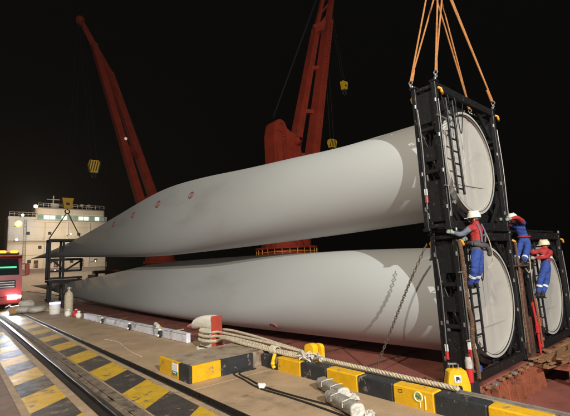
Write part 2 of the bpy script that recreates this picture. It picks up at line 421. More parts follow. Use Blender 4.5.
for (zz, hh, mt) in ((-1.36, .16, 'rust'), (-1.72, .07, 'rust_dark'), (-2.25, .16, 'rust')):
    b = MB(); b.box((14.6, 3.22, zz), (5.6, .10, hh)); b.build('edge_beam', mt, ship)
for k in range(3):
    b = MB(); b.tube([(11.7, 3.05-.2*k, -2.0-.06*k), (14, 3.02-.2*k, -2.02-.06*k), (17, 3.05-.2*k, -2.0-.06*k)], .05, 8); b.build('deck_pipe', 'rust_dark' if k % 2 else 'wood', ship)
for k in range(16):
    x = random.uniform(8.2, 13); y = random.uniform(1.8, 3.6); b = MB(); b.box((x, y, -2.06), (random.uniform(.2, .8), random.uniform(.08, .3), random.uniform(.06, .22)), Matrix.Rotation(random.uniform(-1, 1), 3, 'Z')); b.build('deck_fitting', ('rust', 'rust_dark', 'wood', 'galv')[k % 4], ship)
b = MB(); b.box((9.5, 1.2, -2.35), (6.4, 4.9, .5)); b.build('lower_platform', 'rust_dark', ship)
for k in range(4):
    b = MB(); yy = 3.3-k*.75; b.tube([(7.0, yy, -2.0), (9, yy+.05, -1.98), (12.0, yy-.03, -2.0)], .06-.01*(k % 2), 10); b.build('deck_pipe', 'rust' if k % 2 else 'rust_dark', ship)
b = MB(); b.bar((11.35, 3.45, -2.05), (11.95, 2.4, -1.33), .05, .05); b.build('brace', 'wood', ship)
# small litter on the deck edge
random.seed(21)
for k in range(14):
    b = MB(); yy = random.uniform(5, 30); b.bar((6.6+random.uniform(0, 1.4), yy, DZ+.04), (6.9+random.uniform(0, 1.4), yy+random.uniform(-.6, .6), DZ+.05), .08, .05)
    b.build('deck_batten', 'wood' if k % 3 else 'yellow', ship)

# deckhouse at the far end
b = MB()
b.box((21.3, 123, 5.8), (23.2, 9, 21.6), ch=.15); dk = b.build('deckhouse', 'ship_white', ship)
b = MB(); b.box((24, 122.6, 18.9), (17.0, 8, 2.0), ch=.35); b.build('wheelhouse_roof', 'ship_white', dk)
b = MB(); b.box((24.3, 122.9, 17.1), (17.6, 8.4, 1.7), ch=.1); wh = b.build('wheelhouse', 'ship_white', ship)
b = MB(); b.box((24.3, 118.4, 16.1), (18.2, .8, .35)); b.build('ledge', 'ship_white', wh)
random.seed(2)
for k in range(12):
    xx = 16.6+k*1.38
    b = MB(); b.box((xx, 118.62, 17.25), (1.12, .14, .95), ch=.02)
    b.build('bridge_window', 'em_win' if k in (1, 2, 4, 7, 8, 10) else 'em_win_dim', wh)
b = MB(); b.box((12.8, 121, 16.75), (6.4, 5, .9), ch=.1); b.build('bridge_wing', 'ship_white', dk)
for (px, pz) in ((18.8, 12.97), (16.7, 9.3), (25.75, 12.8), (30.2, 5.6), (14.0, 12.9), (21.5, 9.2), (27.5, 9.1), (19.2, 5.5), (24.2, 5.4), (29.8, 2.2), (14.5, 5.7)):
    b = MB(); b.box((px, 118.46, pz), (.78, .1, .8), ch=.15); wf = b.build('deckhouse_window', 'dark', dk)
b = MB(); b.box((29.6, 118.46, .6), (2.6, .1, 2.1), ch=.05); b.build('deckhouse_window', 'dark', dk)
def rail_run(x0, x1, y, z, n):
    b = MB()
    for h in (.55, 1.05): b.bar((x0, y, z+h), (x1, y, z+h), .07, .07)
    for k in range(n+1):
        x = x0+(x1-x0)*k/n; b.bar((x, y, z), (x, y, z+1.1), .07, .07)
    b.build('railing', 'ship_white', dk)
rail_run(16, 32.2, 118.5, 19.9, 14); rail_run(9.9, 15.8, 118.5, 17.25, 6); rail_run(9.9, 32.8, 117.6, 11.15, 20); rail_run(9.9, 32.8, 117.6, 3.95, 20)
for zz in (11.05, 3.85):
    b = MB(); b.box((21.3, 118.0, zz), (23.2, .9, .14)); b.build('walkway', 'ship_white', dk)
b = MB()
for x in (13.0, 13.6): b.bar((x, 118.25, 4), (x, 118.25, 16.4), .07, .07)
for k in range(34): b.bar((13.0, 118.25, 4.2+k*.36), (13.6, 118.25, 4.2+k*.36), .05, .05)
b.build('wall_ladder', 'dark', dk)
for (x, z0, z1) in ((17.6, 4, 16), (28.4, 4, 16.4), (23.0, 11, 16)):
    b = MB(); b.tube([(x, 118.38, z0), (x, 118.38, z1)], .10, 7); b.build('wall_pipe', 'ship_white', dk)
for x in (16.0, 20.5, 26.6):
    b = MB(); b.box((x, 118.44, 5.0), (.95, .1, 1.95), ch=.1); b.build('door', 'rust_dark', dk)
for (x, z) in ((20, 20.6), (23.4, 20.4)):
    b = MB(); b.box((x, 121, z), (1.6, 1.4, 1.3)); b.build('roof_locker', 'ship_white', dk)
for zz in (14.6, 7.4):
    b = MB(); b.box((21.3, 118.45, zz), (23.2, .09, .16), ch=.03); b.build('deck_band', 'ship_white', dk)
for k in range(2):
    b = MB(); b.tube([(27+k*1.8, 121, 19.8), (27+k*1.8, 121, 21.2)], .1, 8); b.ball((27+k*1.8, 121, 21.3), .55, 10, 8, (1, 1, .8)); b.build('radar_dome', 'ship_white', dk)
b = MB(); b.tube([(19.8, 121, 19.8), (19.8, 121, 23.5)], .16, 8); b.bar((18.2, 121, 22.5), (21.4, 121, 22.5), .15, .15); b.build('mast', 'ship_white', dk)
def ship_lamp(x, y, z, mt, r, e, col, p):
    b = MB(); b.ball((x, y, z), r, 10, 8); b.build('deck_lamp', mt, ship)
    b = MB(); b.box((x, y+r+.12, z), (r*1.7, .2, r*1.7)); b.tube([(x, y+r+.2, z), (x, y+6, z)], .07, 6); b.build('lamp_bracket', 'dark', ship)
    lamp('POINT', 'deck_lamp_light', (x, y-r-.3, z), e, col, size=.4)
ship_lamp(11.15, 111.5, 14.45, 'em_sodium', .75, 4500, (1, .55, .12), 0)
ship_lamp(14.5, 111.5, 18.9, 'em_white', .38, 2200, (1, .93, .85), 0)
ship_lamp(11.9, 111.5, 16.6, 'em_white', .25, 900, (1, .93, .85), 0)
ship_lamp(10.95, 111.5, 10.7, 'em_white', .22, 900, (1, .95, .85), 0)
ship_lamp(22.4, 111.5, 12.2, 'em_white', .10, 1200, (1, .85, .65), 0)
ship_lamp(27.5, 108, 5.0, 'em_white', .10, 900, (1, .80, .55), 0)
ship_lamp(18, 105, 3.0, 'em_white', .10, 900, (1, .80, .55), 0)

# ------------------------------------------------------------------ deck cranes
def beam4(b, p0, p1, w0, h0, w1, h1):
    p0 = Vector(p0); p1 = Vector(p1); y = (p1-p0).normalized(); x = y.cross(Vector((0, 0, 1))).normalized(); z = x.cross(y)
    V = []
    for p, w_, h_ in ((p0, w0, h0), (p1, w1, h1)):
        for a, c in ((-1, -1), (1, -1), (1, 1), (-1, 1)): V.append(p+x*a*w_/2+z*c*h_/2)
    b.add(V, [(0, 1, 2, 3), (4, 5, 6, 7), (0, 1, 5, 4), (1, 2, 6, 5), (2, 3, 7, 6), (3, 0, 4, 7)])
BL0, BL1, BR0, BR1, BT = Vector((23.3, 26.5, 9.9)), Vector((28.1, 26.5, 26.3)), Vector((24.85, 25.5, 9.6)), Vector((29.0, 25.5, 27.1)), Vector((32.5, 25.8, 40))
c1 = thing('deck_crane', (22.3, 26, -1.8), 'nearer red deck crane with twin-beam boom rising behind the upper blade', 'crane', 'red ship cranes')
b = MB(); b.lathe([(2.2, -1.8), (2.2, 2.25), (2.55, 2.3), (2.55, 2.7), (2.2, 2.75), (2.2, 9.8), (2.35, 10)], (22.4, 26.4, 0), 28); ped = b.build('pedestal', 'crane_red', c1)
b = MB(); b.lathe([(2.3, 2.95), (2.75, 2.98), (2.75, 3.14), (2.3, 3.17)], (22.4, 26.4, 0), 28); b.build('platform_ring', 'crane_red', ped)
b = MB()
for k in range(26):
    a = 2*PI*k/26; b.tube([(22.4+2.68*math.cos(a), 26.4+2.68*math.sin(a), 2.35), (22.4+2.68*math.cos(a), 26.4+2.68*math.sin(a), 3.1)], .03, 5)
b.torus((22.4, 26.4, 2.72), 2.68, .03, 'Z', 30, 5); b.build('guard_rail', 'lug', ped)
b = MB(); b.prism([(20.9, 9.6), (20.9, 13.0), (21.05, 13.9), (21.35, 14.45), (21.8, 14.6), (22.2, 14.35), (22.5, 13.9), (22.9, 13.65), (23.3, 13.6), (23.7, 13.4), (24.0, 12.9), (24.1, 12.0), (24.0, 9.6)], 25.6, 27.0, 'Y'); hs = b.build('crane_house', 'crane_red', c1, angle=20)
for yy in (25.54, 27.06):
    for xx in (21.5, 22.4, 23.3):
        b = MB(); b.bar((xx-.25, yy, 9.8), (xx-.45, yy, 13.6-.6*(xx-21)), .12, .18); b.build('house_stiffener', 'crane_red', hs)
b = MB(); b.lathe([(.2, -.82), (.55, -.82), (.60, -.7), (.60, .7), (.55, .82), (.2, .82)], (21.7, 26.3, 14.0), 20, 'Y'); b.build('sheave', 'crane_red', hs)
b = MB(); b.lathe([(.2, -1.3), (.45, -.9), (.45, .9), (.2, .9)], (23.6, 26.3, 12.9), 18, 'Y'); b.build('boom_pivot', 'crane_red', hs)
b = MB(); beam4(b, BL0, BL1, 1.0, .8, .75, .6); b.build('boom_beam', 'crane_red', c1, smooth=False)
b = MB(); beam4(b, BR0, BR1, 1.15, .9, .9, .7); b.build('boom_beam', 'crane_red', c1, smooth=False)
for t in (.12, .40, .70):
    b = MB(); b.bar(BL0.lerp(BL1, t), BR0.lerp(BR1, t*.95), .45, .4); b.build('boom_tie', 'crane_red', c1)
b = MB(); b.bar(BL1-Vector((.3, 0, .3)), BR1+Vector((.2, 0, -.4)), .8, .9); b.build('boom_tie', 'crane_red', c1)
b = MB(); beam4(b, BL1, BT-Vector((.35, 0, 0)), .4, .4, .3, .3); beam4(b, BR1, BT+Vector((.3, 0, 0)), .5, .5, .35, .35)
for k in range(8):
    t = k/8; b.bar(BL1.lerp(BT, t), BR1.lerp(BT, t+.08), .16, .16)
b.build('boom_head', 'crane_red', c1)
b = MB()
for k in range(3): b.tube([(21.3+.2*k, 26+.3*k, 15.0), (32.2+.2*k, 25.6+.1*k, 39.5)], .03, 5)
b.build('luffing_wire', 'dark', c1)
b = MB()
for s_ in (-.2, .2): b.bar((22.0+s_, 25.5, 9.8), (22.0+s_, 25.5, 13.6), .05, .05)
for k in range(12): b.bar((21.8, 25.5, 10+k*.3), (22.2, 25.5, 10+k*.3), .04, .04)
b.build('house_ladder', 'crane_red', hs)
b = MB(); b.box((24.2, 25.0, 10.6), (1.1, 1.2, 1.7), ch=.12); cb_ = b.build('operator_cab', 'crane_red', c1)
b = MB(); b.box((24.2, 24.38, 10.9), (.85, .05, .8), ch=.02); b.build('cab_window', 'glass', cb_)
b = MB()
for k in range(40):
    p = BR0.lerp(BR1, .06+.9*k/40)+Vector((.1, -.52, .3)); b.bar(p-Vector((.22, 0, 0)), p+Vector((.22, 0, 0)), .03, .03)
for s_ in (-.22, .22): b.bar(BR0+Vector((.1+s_, -.52, .3)), BR1+Vector((.1+s_, -.46, .3)), .03, .03)
b.build('boom_ladder', 'crane_red', c1)
# second crane farther aft
c2 = thing('deck_crane', (22.5, 55, -1.8), 'farther red deck crane with lattice-tied boom leaning left behind the blade', 'crane', 'red ship cranes')
b = MB(); b.lathe([(2.0, -1.8), (2.0, 2.7), (2.3, 2.75), (2.3, 3.1), (2.0, 3.15), (2.0, 10)], (22.7, 55, 0), 24); b.build('pedestal', 'crane_red', c2)
b = MB(); b.box((22.3, 55, 10.8), (4.4, 3.6, 3.0), ch=.3); b.build('crane_house', 'crane_red', c2)
P0, P1 = Vector((19.9, 54.2, 10.2)), Vector((13.0, 54.2, 33.0)); Q0, Q1 = Vector((22.8, 55.8, 10.2)), Vector((15.6, 55.8, 30.2)); T_ = Vector((11.4, 55, 36.4))
b = MB(); beam4(b, P0, P1, 1.2, 1.0, .8, .7); b.build('boom_beam', 'crane_red', c2, smooth=False)
b = MB(); beam4(b, Q0, Q1, 1.3, 1.1, .9, .8); b.build('boom_beam', 'crane_red', c2, smooth=False)
b = MB(); beam4(b, P1-Vector((0, 0, .3)), T_, .8, .6, .45, .45); beam4(b, Q1-Vector((0, 0, .3)), T_, .9, .7, .5, .5); b.ball(T_, .6, 10, 8); b.build('boom_head', 'crane_red', c2)
for t in (.40, .84):
    b = MB(); b.bar(P0.lerp(P1, t), Q0.lerp(Q1, t*.98), .7, .6); b.build('boom_tie', 'crane_red', c2)
b = MB(); b.ball((17.2, 53.5, 20.0), .20, 10, 8); b.build('boom_lamp', mat('faintly glowing boom lamp', (.8, .8, .75), .3, emit=(1, .9, .8), es=.35), c2)  # lamp taken as off, weak glow put into its material

# ================================================================== BLADES
def interp(tab, y):
    for a, c in zip(tab, tab[1:]):
        if y <= c[0]:
            t = max(0, min(1, (y-a[0])/(c[0]-a[0]))); return [p+(q-p)*t for p, q in zip(a[1:], c[1:])]
    return list(tab[-1][1:])
def smooth(t): t = max(0, min(1, t)); return t*t*(3-2*t)
def naca(s): return 5*(.2969*math.sqrt(max(s, 0))-.126*s-.3516*s*s+.2843*s**3-.1036*s**4)
NS = 72
def blade_surface(tab, cx, lean):
    def pt(y, th):
        tp, bt, tk = spl(tab, y)
        wgt = smooth((y-5.0)/15.0); mid, half = (tp+bt)/2, (tp-bt)/2
        s = (1+math.cos(th))/2
        bb = 1.3*math.sin(th)*(1-wgt) + wgt*(tk*naca(s)*(1 if math.sin(th) >= 0 else -1)+.05*half*4*s*(1-s))
        a = half*math.cos(th)
        return Vector((cx+bb+lean*wgt*(a+.25*half), y, mid+a))
    return pt
def spl(tab, y):
    # smooth monotone-ish interpolation of the station table
    n = len(tab)
    i = 0
    while i < n-2 and y > tab[i+1][0]: i += 1
    x0, x1 = tab[i][0], tab[i+1][0]; t = max(0, min(1, (y-x0)/(x1-x0))); out = []
    for c in range(1, len(tab[0])):
        p0, p1 = tab[i][c], tab[i+1][c]
        m0 = ((p1-tab[i-1][c])/(x1-tab[i-1][0]) if i > 0 else (p1-p0)/(x1-x0))*(x1-x0)
        m1 = ((tab[i+2][c]-p0)/(tab[i+2][0]-x0) if i < n-2 else (p1-p0)/(x1-x0))*(x1-x0)
        out.append((2*t**3-3*t*t+1)*p0+(t**3-2*t*t+t)*m0+(-2*t**3+3*t*t)*p1+(t**3-t*t)*m1)
    return out
def make_blade(loc, tab, cx, lean, yr, label):
    cz = (tab[0][1]+tab[0][2])/2
    th = thing('turbine_blade', loc, label, 'turbine blade', 'wind turbine blades on the ship')
    pt = blade_surface(tab, cx, lean)
    sts = [yr+i*.35 for i in range(12)]; y = sts[-1]
    while y < 78.2: y += .9; sts.append(min(y, 78.4))
    b = MB(); V = []; F = []
    for y in sts:
        for k in range(NS): V.append(pt(y, 2*PI*k/NS))
    m_ = len(sts)
    for i in range(m_-1):
        for k in range(NS): F.append((i*NS+k, i*NS+(k+1) % NS, (i+1)*NS+(k+1) % NS, (i+1)*NS+k))
    F.append(tuple((m_-1)*NS+k for k in range(NS)))
    b.add(V, F); b.build('shell', 'blade', th, angle=60)
    b = MB(); b.lathe([(1.302, yr), (1.302, yr-.03), (1.245, yr-.03), (1.245, yr+.40)], (cx, 0, cz), 64, 'Y'); b.build('root_ring', 'cover', th)
    b = MB(); b.lathe([(1.247, yr-.012), (1.247, yr-.028), (1.232, yr-.028), (1.232, yr-.012)], (cx, 0, cz), 64, 'Y'); b.build('seal_ring', 'gap', th)
    # cover sheet, recessed, with a slack, slightly creased membrane
    random.seed(int(cz*10)); b = MB(); V = [(cx, yr+.10, cz)]; F = []
    rings = 14; n = 56
    for j in range(1, rings+1):
        r = 1.235*j/rings
        for i in range(n):
            a = 2*PI*i/n; x, z = r*math.cos(a), r*math.sin(a)
            d = .10 - .055*(j/rings)**4 + .010*math.sin(3.1*x+1.7*z)*math.cos(2.3*z-.9*x) + (.016 if abs(x-.22-.05*z) < .05 else 0) + .004*random.random()
            V.append((cx+x, yr+d, cz+z))
    for i in range(n): F.append((0, 1+i, 1+(i+1) % n))
    for j in range(rings-1):
        for i in range(n): F.append((1+j*n+i, 1+j*n+(i+1) % n, 1+(j+1)*n+(i+1) % n, 1+(j+1)*n+i))
    b.add(V, F); cv = b.build('root_cover', 'cover', th, angle=80)
    b = MB(); b.bar((cx-.9, yr+.075, cz-.58), (cx+.92, yr+.075, cz-.56), .012, .03); b.bar((cx-.15, yr+.085, cz-.58), (cx-.12, yr+.085, cz+1.0), .012, .02); b.build('cover_seam', 'cover', cv)
    return th, pt
tabU = [(4.2, 5.20, 2.60, 2.6), (8, 5.36, 2.53, 2.4), (10.5, 5.62, 2.50, 2.2), (14, 5.98, 2.48, 1.95), (18, 6.42, 2.48, 1.7), (21.8, 6.70, 2.50, 1.5), (24.9, 6.72, 2.58, 1.4), (28.7, 6.52, 2.72, 1.25), (33.5, 6.20, 2.95, 1.1), (40, 5.80, 3.25, .9), (48, 5.40, 3.6, .7), (56, 5.14, 3.92, .52), (63, 4.98, 4.22, .4), (71, 4.84, 4.50, .25), (78.4, 4.73, 4.68, .08)]
tabL = [(4.2, 1.82, -.78, 2.6), (8.2, 1.97, -.83, 2.4), (10.6, 2.02, -.86, 2.2), (14, 2.10, -.90, 1.95), (18, 2.15, -.93, 1.75), (24.9, 2.17, -.93, 1.5), (28.6, 2.07, -.90, 1.35), (33.3, 1.80, -.85, 1.15), (39.4, 1.47, -.75, .95), (47.4, 1.06, -.58, .7), (54, .84, -.36, .52), (63, .62, -.08, .4), (71, .46, .14, .25), (78.4, .34, .29, .08)]
bu, ptU = make_blade((9.75, 4.2, 2.6), tabU, 9.75, .08, 4.22, 'upper white turbine blade held above the other, red marks along its side')
bl, ptL = make_blade((9.98, 4.2, -.78), tabL, 9.98, .40, 4.22, 'lower white turbine blade lying just above the rust red deck')
tab2 = [(y, t-.06, b_-.06, k) for (y, t, b_, k) in tabL]
b2_, pt2 = make_blade((14.0, 4.2, -.84), tab2, 14.0, .40, 4.22, 'white turbine blade of the single frame at the right, mostly hidden')
# red stencilled lifting marks on the shells
def mark(pt, y, thdeg, sc, par, n=10):
    th0 = R_(thdeg); b = MB()
    du = (pt(y+.1, th0)-pt(y-.1, th0)).normalized(); dv = (pt(y, th0+.05)-pt(y, th0-.05)).normalized(); nn = du.cross(dv).normalized()
    if nn.x > 0: nn = -nn
    c = pt(y, th0)+nn*.006
    for (R0, r0) in ((.30, .05), (.12, .03)):
        pts = [c+du*math.cos(2*PI*i/n)*R0*sc*1.3+dv*math.sin(2*PI*i/n)*R0*sc*.8 for i in range(n+1)]
        b.tube(pts, r0*sc, 5)
    b.build('lifting_mark', 'mark', par)
mark(ptU, 18.9, 302, .75, bu); mark(ptU, 23.6, 303, .85, bu); mark(ptU, 28.2, 304, .8, bu); mark(ptU, 32.8, 306, .8, bu)
mark(ptL, 11.6, 218, .50, bl)

# ================================================================== ROOT FRAMES
def ladder(b, x0, x1, z0, z1, y, r=.019, lean=0.):
    for x in (x0, x1): b.bar((x+lean, y, z0), (x, y, z1), .042, .05)
    z = z0+.12
    while z < z1-.05:
        t = (z1-z)/(z1-z0); b.bar((x0+lean*t+.02, y, z), (x1+lean*t-.02, y, z), .035, .035); z += .29
def root_frame(x0, x1, z0, z1, cx, cz, label, lad, open_z, lean=0.):
    ya, yb = 4.17, 4.68; w = .13
    t = thing('root_frame', ((x0+x1)/2, 4.4, z0), label, 'transport frame', 'black blade root frames')
    for x in (x0+w/2, x1-w/2):
        for y in (ya, yb):
            b = MB(); b.bar((x, y, z0), (x, y, z1), w, .11, ch=.01)
            for zz in (z0+.03, z1-.03): b.box((x, y, zz), (w+.05, .16, .055))
            p = b.build('post', 'black', t)
            k = MB()
            for i in range(4): k.box((x-w/2-.006, y-.02, z0+.5+i*(z1-z0-1)/3), (.016, .035, .09))
            k.box((x, y-.062, z0+.35), (.06, .012, .14)); k.build('post_clip', 'galv', p)
    for zz, n in ((z0+.10, 'bottom_beam'), (z1-.12, 'top_beam')):
        for y in (ya+.012, yb-.012):
            b = MB(); b.bar((x0+w, y, zz), (x1-w, y, zz), .09, .19); b.build(n, 'black', t)
    for x in (x0+w/2, x1-w/2):
        for zz in (z0+.10, z1-.12, *open_z):
            b = MB(); b.bar((x, ya+.05, zz), (x, yb-.05, zz), .07, .09); b.build('cross_tie', 'black', t)
        for (a, c) in ((z0+.2, z0+.2+.27*(z1-z0)), (z0+.46*(z1-z0), z0+.56*(z1-z0)), (z1-.2-.22*(z1-z0), z1-.22)):
            b = MB(); b.box((x, (ya+yb)/2, (a+c)/2), (.02, yb-ya-.12, c-a)); b.build('side_panel', 'black', t)
        b = MB(); zc = (z0+z1)/2; b.bar((x+.02, ya+.06, zc-.62), (x+.02, yb-.06, zc+.55), .04, .05); b.build('side_brace', 'black', t)
    # clamp ring and corner gussets round the blade root
    b = MB(); b.lathe([(1.312, 4.33), (1.47, 4.33), (1.47, 4.38), (1.36, 4.38), (1.36, 4.56), (1.47, 4.56), (1.47, 4.60), (1.312, 4.60), (1.312, 4.33)], (cx, 0, cz), 56, 'Y'); ring = b.build('clamp_ring', 'black', t)
    for i in range(10):
        a = 2*PI*(i+.35)/10; k = MB(); k.box((cx+1.39*math.cos(a), 4.30, cz+1.39*math.sin(a)), (.10, .08, .07), Matrix.Rotation(-a, 3, 'Y')); k.build('clamp_bolt', 'galv' if i % 3 == 0 else 'black', ring)
    for sx in (-1, 1):
        for sz in (-1, 1):
            X = x1-w if sx > 0 else x0+w; Z = z1-.2 if sz > 0 else z0+.2
            arc = []
            for i in range(10):
                a = R_(6+78*i/9); arc.append((cx+sx*1.475*math.cos(a), cz+sz*1.475*math.sin(a)))
            arc = [(max(x0+w, min(x1-w, p[0])), max(z0+.2, min(z1-.2, p[1]))) for p in arc]
            poly = [(X, arc[0][1])] + [(X, Z), (arc[-1][0], Z)] + arc[::-1]
            b = MB(); b.prism(poly, 4.43, 4.46, 'Y'); b.build('corner_gusset', 'black', t, smooth=False)
            b = MB(); a = R_(45); q = (cx+sx*1.5*math.cos(a), cz+sz*1.5*math.sin(a))
            b.bar((X, 4.36, Z), (q[0], 4.36, q[1]), .10, .12); b.build('corner_strut', 'black', t)
            b = MB(); b.bar((X-sx*.62, 4.27, Z), (X, 4.27, Z-sz*.62), .05, .12); b.build('corner_strut', 'black', t)
    if lad:
        for (lx0, lx1, lz0, lz1, ln) in lad:
            L_ = MB(); ladder(L_, lx0, lx1, lz0, lz1, 4.06, lean=ln); L_.build('ladder', 'ladder', t)
    # lifting lugs at the top corners
    for x in (x0+w/2, x1-w/2):
        for y in (ya-.07, yb+.07):
            s_ = -1 if y < 4.4 else 1
            b = MB(); b.tube([(x+.02, y, z1-.20), (x+.05, y+s_*.05, z1-.24), (x+.09, y+s_*.05, z1-.31), (x+.14, y+s_*.03, z1-.33), (x+.17, y, z1-.27)], [.03, .032, .034, .028, .016], 8); b.build('lifting_lug', 'lug', t)
            b = MB(); b.box((x, y-s_*.03, z1+.03), (.05, .05, .08)); b.build('pad_eye', 'galv', t)
    # feet, pipes and hoses along the posts
    for x in (x0+.35, x1-.35):
        b = MB(); b.box((x, 4.42, z0+.0), (.35, .40, .07)); b.build('foot_pad', 'black', t)
    b = MB(); b.tube(curve([(x0+.02, ya-.09, z1-.5), (x0+.0, ya-.10, (z0+z1)/2), (x0+.04, ya-.09, z0+.3)], 6), .011, 6); b.build('hose', 'galv', t)
    b = MB(); b.tube(curve([(x0-.03, yb-.09, z1-.6), (x0-.035, yb-.12, (z0+z1)/2+.3), (x0-.03, yb-.09, z0+.5)], 6), .011, 6); b.build('hose', 'galv', t)
    b = MB(); b.tube(curve([(x1+.02, ya-.05, z1-.6), (x1+.04, ya-.07, (z0+z1)/2), (x1+.02, ya-.05, z0+.4)], 6), .012, 6); b.build('hose', 'galv', t)
    for zz in (z1-.9, z0+.95):
        b = MB(); b.tube([(x0-.12, ya-.085, zz), (x0+.55, ya-.085, zz-.01)], .014, 6); b.build('locking_pin', 'galv', t)
    b = MB(); b.bar((x0+.05, yb-.10, z0+.12), (x0+.85, yb-.12, z0+1.15), .07, .09); b.bar((x1-.05, yb-.10, z0+.12), (x1-.85, yb-.12, z0+1.15), .07, .09); b.build('back_brace', 'black', t)
    return t
fU = root_frame(8.17, 11.42, 2.20, 5.66, 9.75, 3.90, 'black upper root frame hung from orange slings above two workers', [(8.47, 8.78, 3.00, 5.25, .10)], (3.55, 4.55))
fL = root_frame(8.36, 11.45, -1.09, 2.17, 9.98, .52, 'black lower root frame carrying the hung frame, worker on its ladder', [(8.61, 8.97, -.50, 1.98, .02)], (.10, 1.0))
fR = root_frame(12.35, 15.62, -1.09, 2.23, 14.0, .46, 'single black root frame at the far right with a worker on it', [(12.55, 12.88, -.62, 1.9, .10)], (.10, 1.0))
b = MB(); b.bar((12.45, 4.30, 2.27), (15.5, 4.30, 2.27), .12, .06); b.bar((12.45, 4.56, 2.27), (15.5, 4.56, 2.27), .12, .06); b.build('roof_plate', 'black', fR)
# white and red tape markers on the left posts
for (x, y, z) in ((8.155, 4.60, 3.0), (8.345, 4.60, -.45), (8.36, 4.095, -.35)):
    par = fU if z > 2 else fL
    b = MB(); b.box((x, y, z+.09), (.03, .07, .15)); b.build('marker_tape', 'white', par)
    b = MB(); b.box((x, y, z-.075), (.03, .07, .16)); b.build('marker_tape', 'red', par)
for (x, y, z, w_, h_, mt) in ((8.55, 4.08, -.62, .07, .22, 'red'), (8.70, 4.08, -.78, .10, .14, 'blue'), (8.44, 4.09, .55, .06, .12, 'galv'), (8.62, 4.09, -.30, .05, .16, 'cloth'), (8.50, 4.09, 1.45, .08, .10, 'galv')):
    b = MB(); b.box((x, y, z), (w_, .06, h_), Matrix.Rotation(.2, 3, 'Y'), .02); b.build('ratchet', mt, fL)
for (fr, x0_, zt) in ((fU, 8.17, 5.66), (fL, 8.36, 2.17)):
    for k in range(3):
        b = MB(); b.tube(curve([(x0_+.2+.35*k, 4.12, zt-.25), (x0_+.35+.3*k, 4.08, zt-.75-.2*k), (x0_+.6+.35*k, 4.12, zt-.3)], 6), .012, 6); b.build('loose_strap', 'ladder', fr)
# brown rope wound down the near post of the lower frame
pts = [(8.36+.02*math.sin(i*1.3)+.009*i, 4.05+.015*math.cos(i*.9), 1.95-.16*i) for i in range(19)]
b = MB(); b.rope(curve(pts, 4), .045, .16, 3, 6); tag(b.build('hanging_rope', 'brown_rope'), 'thick brown rope hanging down the near post of the lower root frame', 'rope')
b = MB(); b.rope(curve([(11.40, 4.03, 1.9), (11.36, 4.0, 1.0), (11.33, 4.02, .1), (11.30, 4.0, -.9)], 8), .030, .12, 3, 6); tag(b.build('hanging_rope', 'brown_rope'), 'thin brown rope down the right post of the lower root frame', 'rope')

# tip frames far along the blades
def tip_frame(z0, z1, label, big):
    t = thing('transport_frame', (9.8, 52, z0), label, 'transport frame', 'black blade tip frames')
    for y in (51.2, 52.8):
        for x in (8.2, 9.6) if big else (8.4, 9.7):
            b = MB(); b.bar((x, y, z0), (x, y, z1), .22, .22); b.build('post', 'black', t)
    for x in (8.2, 9.6):
        for zz in (z0+.15, z1-.15):
            b = MB(); b.bar((x, 51.2, zz), (x, 52.8, zz), .18, .2); b.build('tie', 'black', t)
    for zz in ((z1-.1, z0+.15) if big else (z1-.1,)):
        for y in (51.2, 52.8):
            b = MB(); b.bar((8.1, y, zz), (11.6, y, zz), .2, .24); b.build('beam', 'black', t)
    if big:
        b = MB()
        for y in (51.1,):
            b.bar((8.2, y, 2.2), (11.5, y, 2.2), .2, .22); b.bar((8.2, y, 3.5), (11.6, y, 3.5), .2, .26); b.bar((8.4, y, 3.5), (9.8, y, 2.25), .16, .2); b.bar((11.5, y, 3.4), (9.8, y, 2.25), .16, .2)
            b.bar((9.6, y, 3.5), (9.6, y, 2.2), .16, .18); b.bar((11.45, y, 3.5), (11.45, y, 2.2), .16, .2)
        b.build('cradle', 'black', t)
    else:
        b = MB(); b.bar((8.2, 51.1, .95), (15, 51.1, .8), .2, .22); b.bar((8.3, 51.1, .2), (9.8, 51.1, .9), .16, .18); b.build('cradle', 'black', t)
        for x in (11.2, 12.2, 13.6):
            b = MB(); b.box((x, 51, 1.1), (.3, .3, .4)); b.build('pad', 'galv' if x > 11.5 else 'black', t)
    return t
tip_frame(1.25, 5.85, 'upper black tip frame hanging from two slings before the white bridge', True)
tip_frame(-1.1, 1.2, 'lower black tip frame standing on deck under the hung one', False)

# ================================================================== LIFTING GEAR
hook = Vector((9.7, 4.42, 10.6))
def sling(p, tops, label):
    t = thing('lifting_sling', p, label, 'sling', 'orange slings lifting the upper frame')
    p = Vector(p)
    for q in tops:
        q = Vector(q); n = 14
        pts = [p+Vector((0, 0, .14)).lerp((q-p)+Vector((0, 0, 0)), i/n) for i in range(n+1)]
        b = MB(); b.tube(pts, .022, 8); b.build('strand', 'orange', t)
    b = MB(); b.torus(p+Vector((0, 0, .10)), .045, .014, 'X', 14, 6); b.torus(p+Vector((0, 0, .02)), .04, .014, 'Y', 14, 6); b.build('shackle', 'galv', t)
    b = MB(); q = Vector(tops[0]); d = (q-p).normalized(); b.tube([p+d*.16, p+d*.5], [.032, .028], 8); b.build('sleeve', 'orange', t)
# corner -> where its two strands reach the hook
sling((8.235, 4.10, 5.72), [(9.73, 4.42, 9.6), (10.06, 4.42, 9.6)], 'orange sling at the near left corner of the hung frame')
sling((8.235, 4.75, 5.72), [(9.58, 4.5, 9.6), (10.06, 4.5, 9.6)], 'orange sling at the far left corner of the hung frame')
sling((11.355, 4.10, 5.72), [(9.30, 4.38, 9.6), (9.48, 4.38, 9.6)], 'orange sling at the near right corner of the hung frame')
sling((11.355, 4.75, 5.72), [(9.05, 4.5, 9.6), (9.48, 4.5, 9.6)], 'orange sling behind the top right beam of the hung frame')
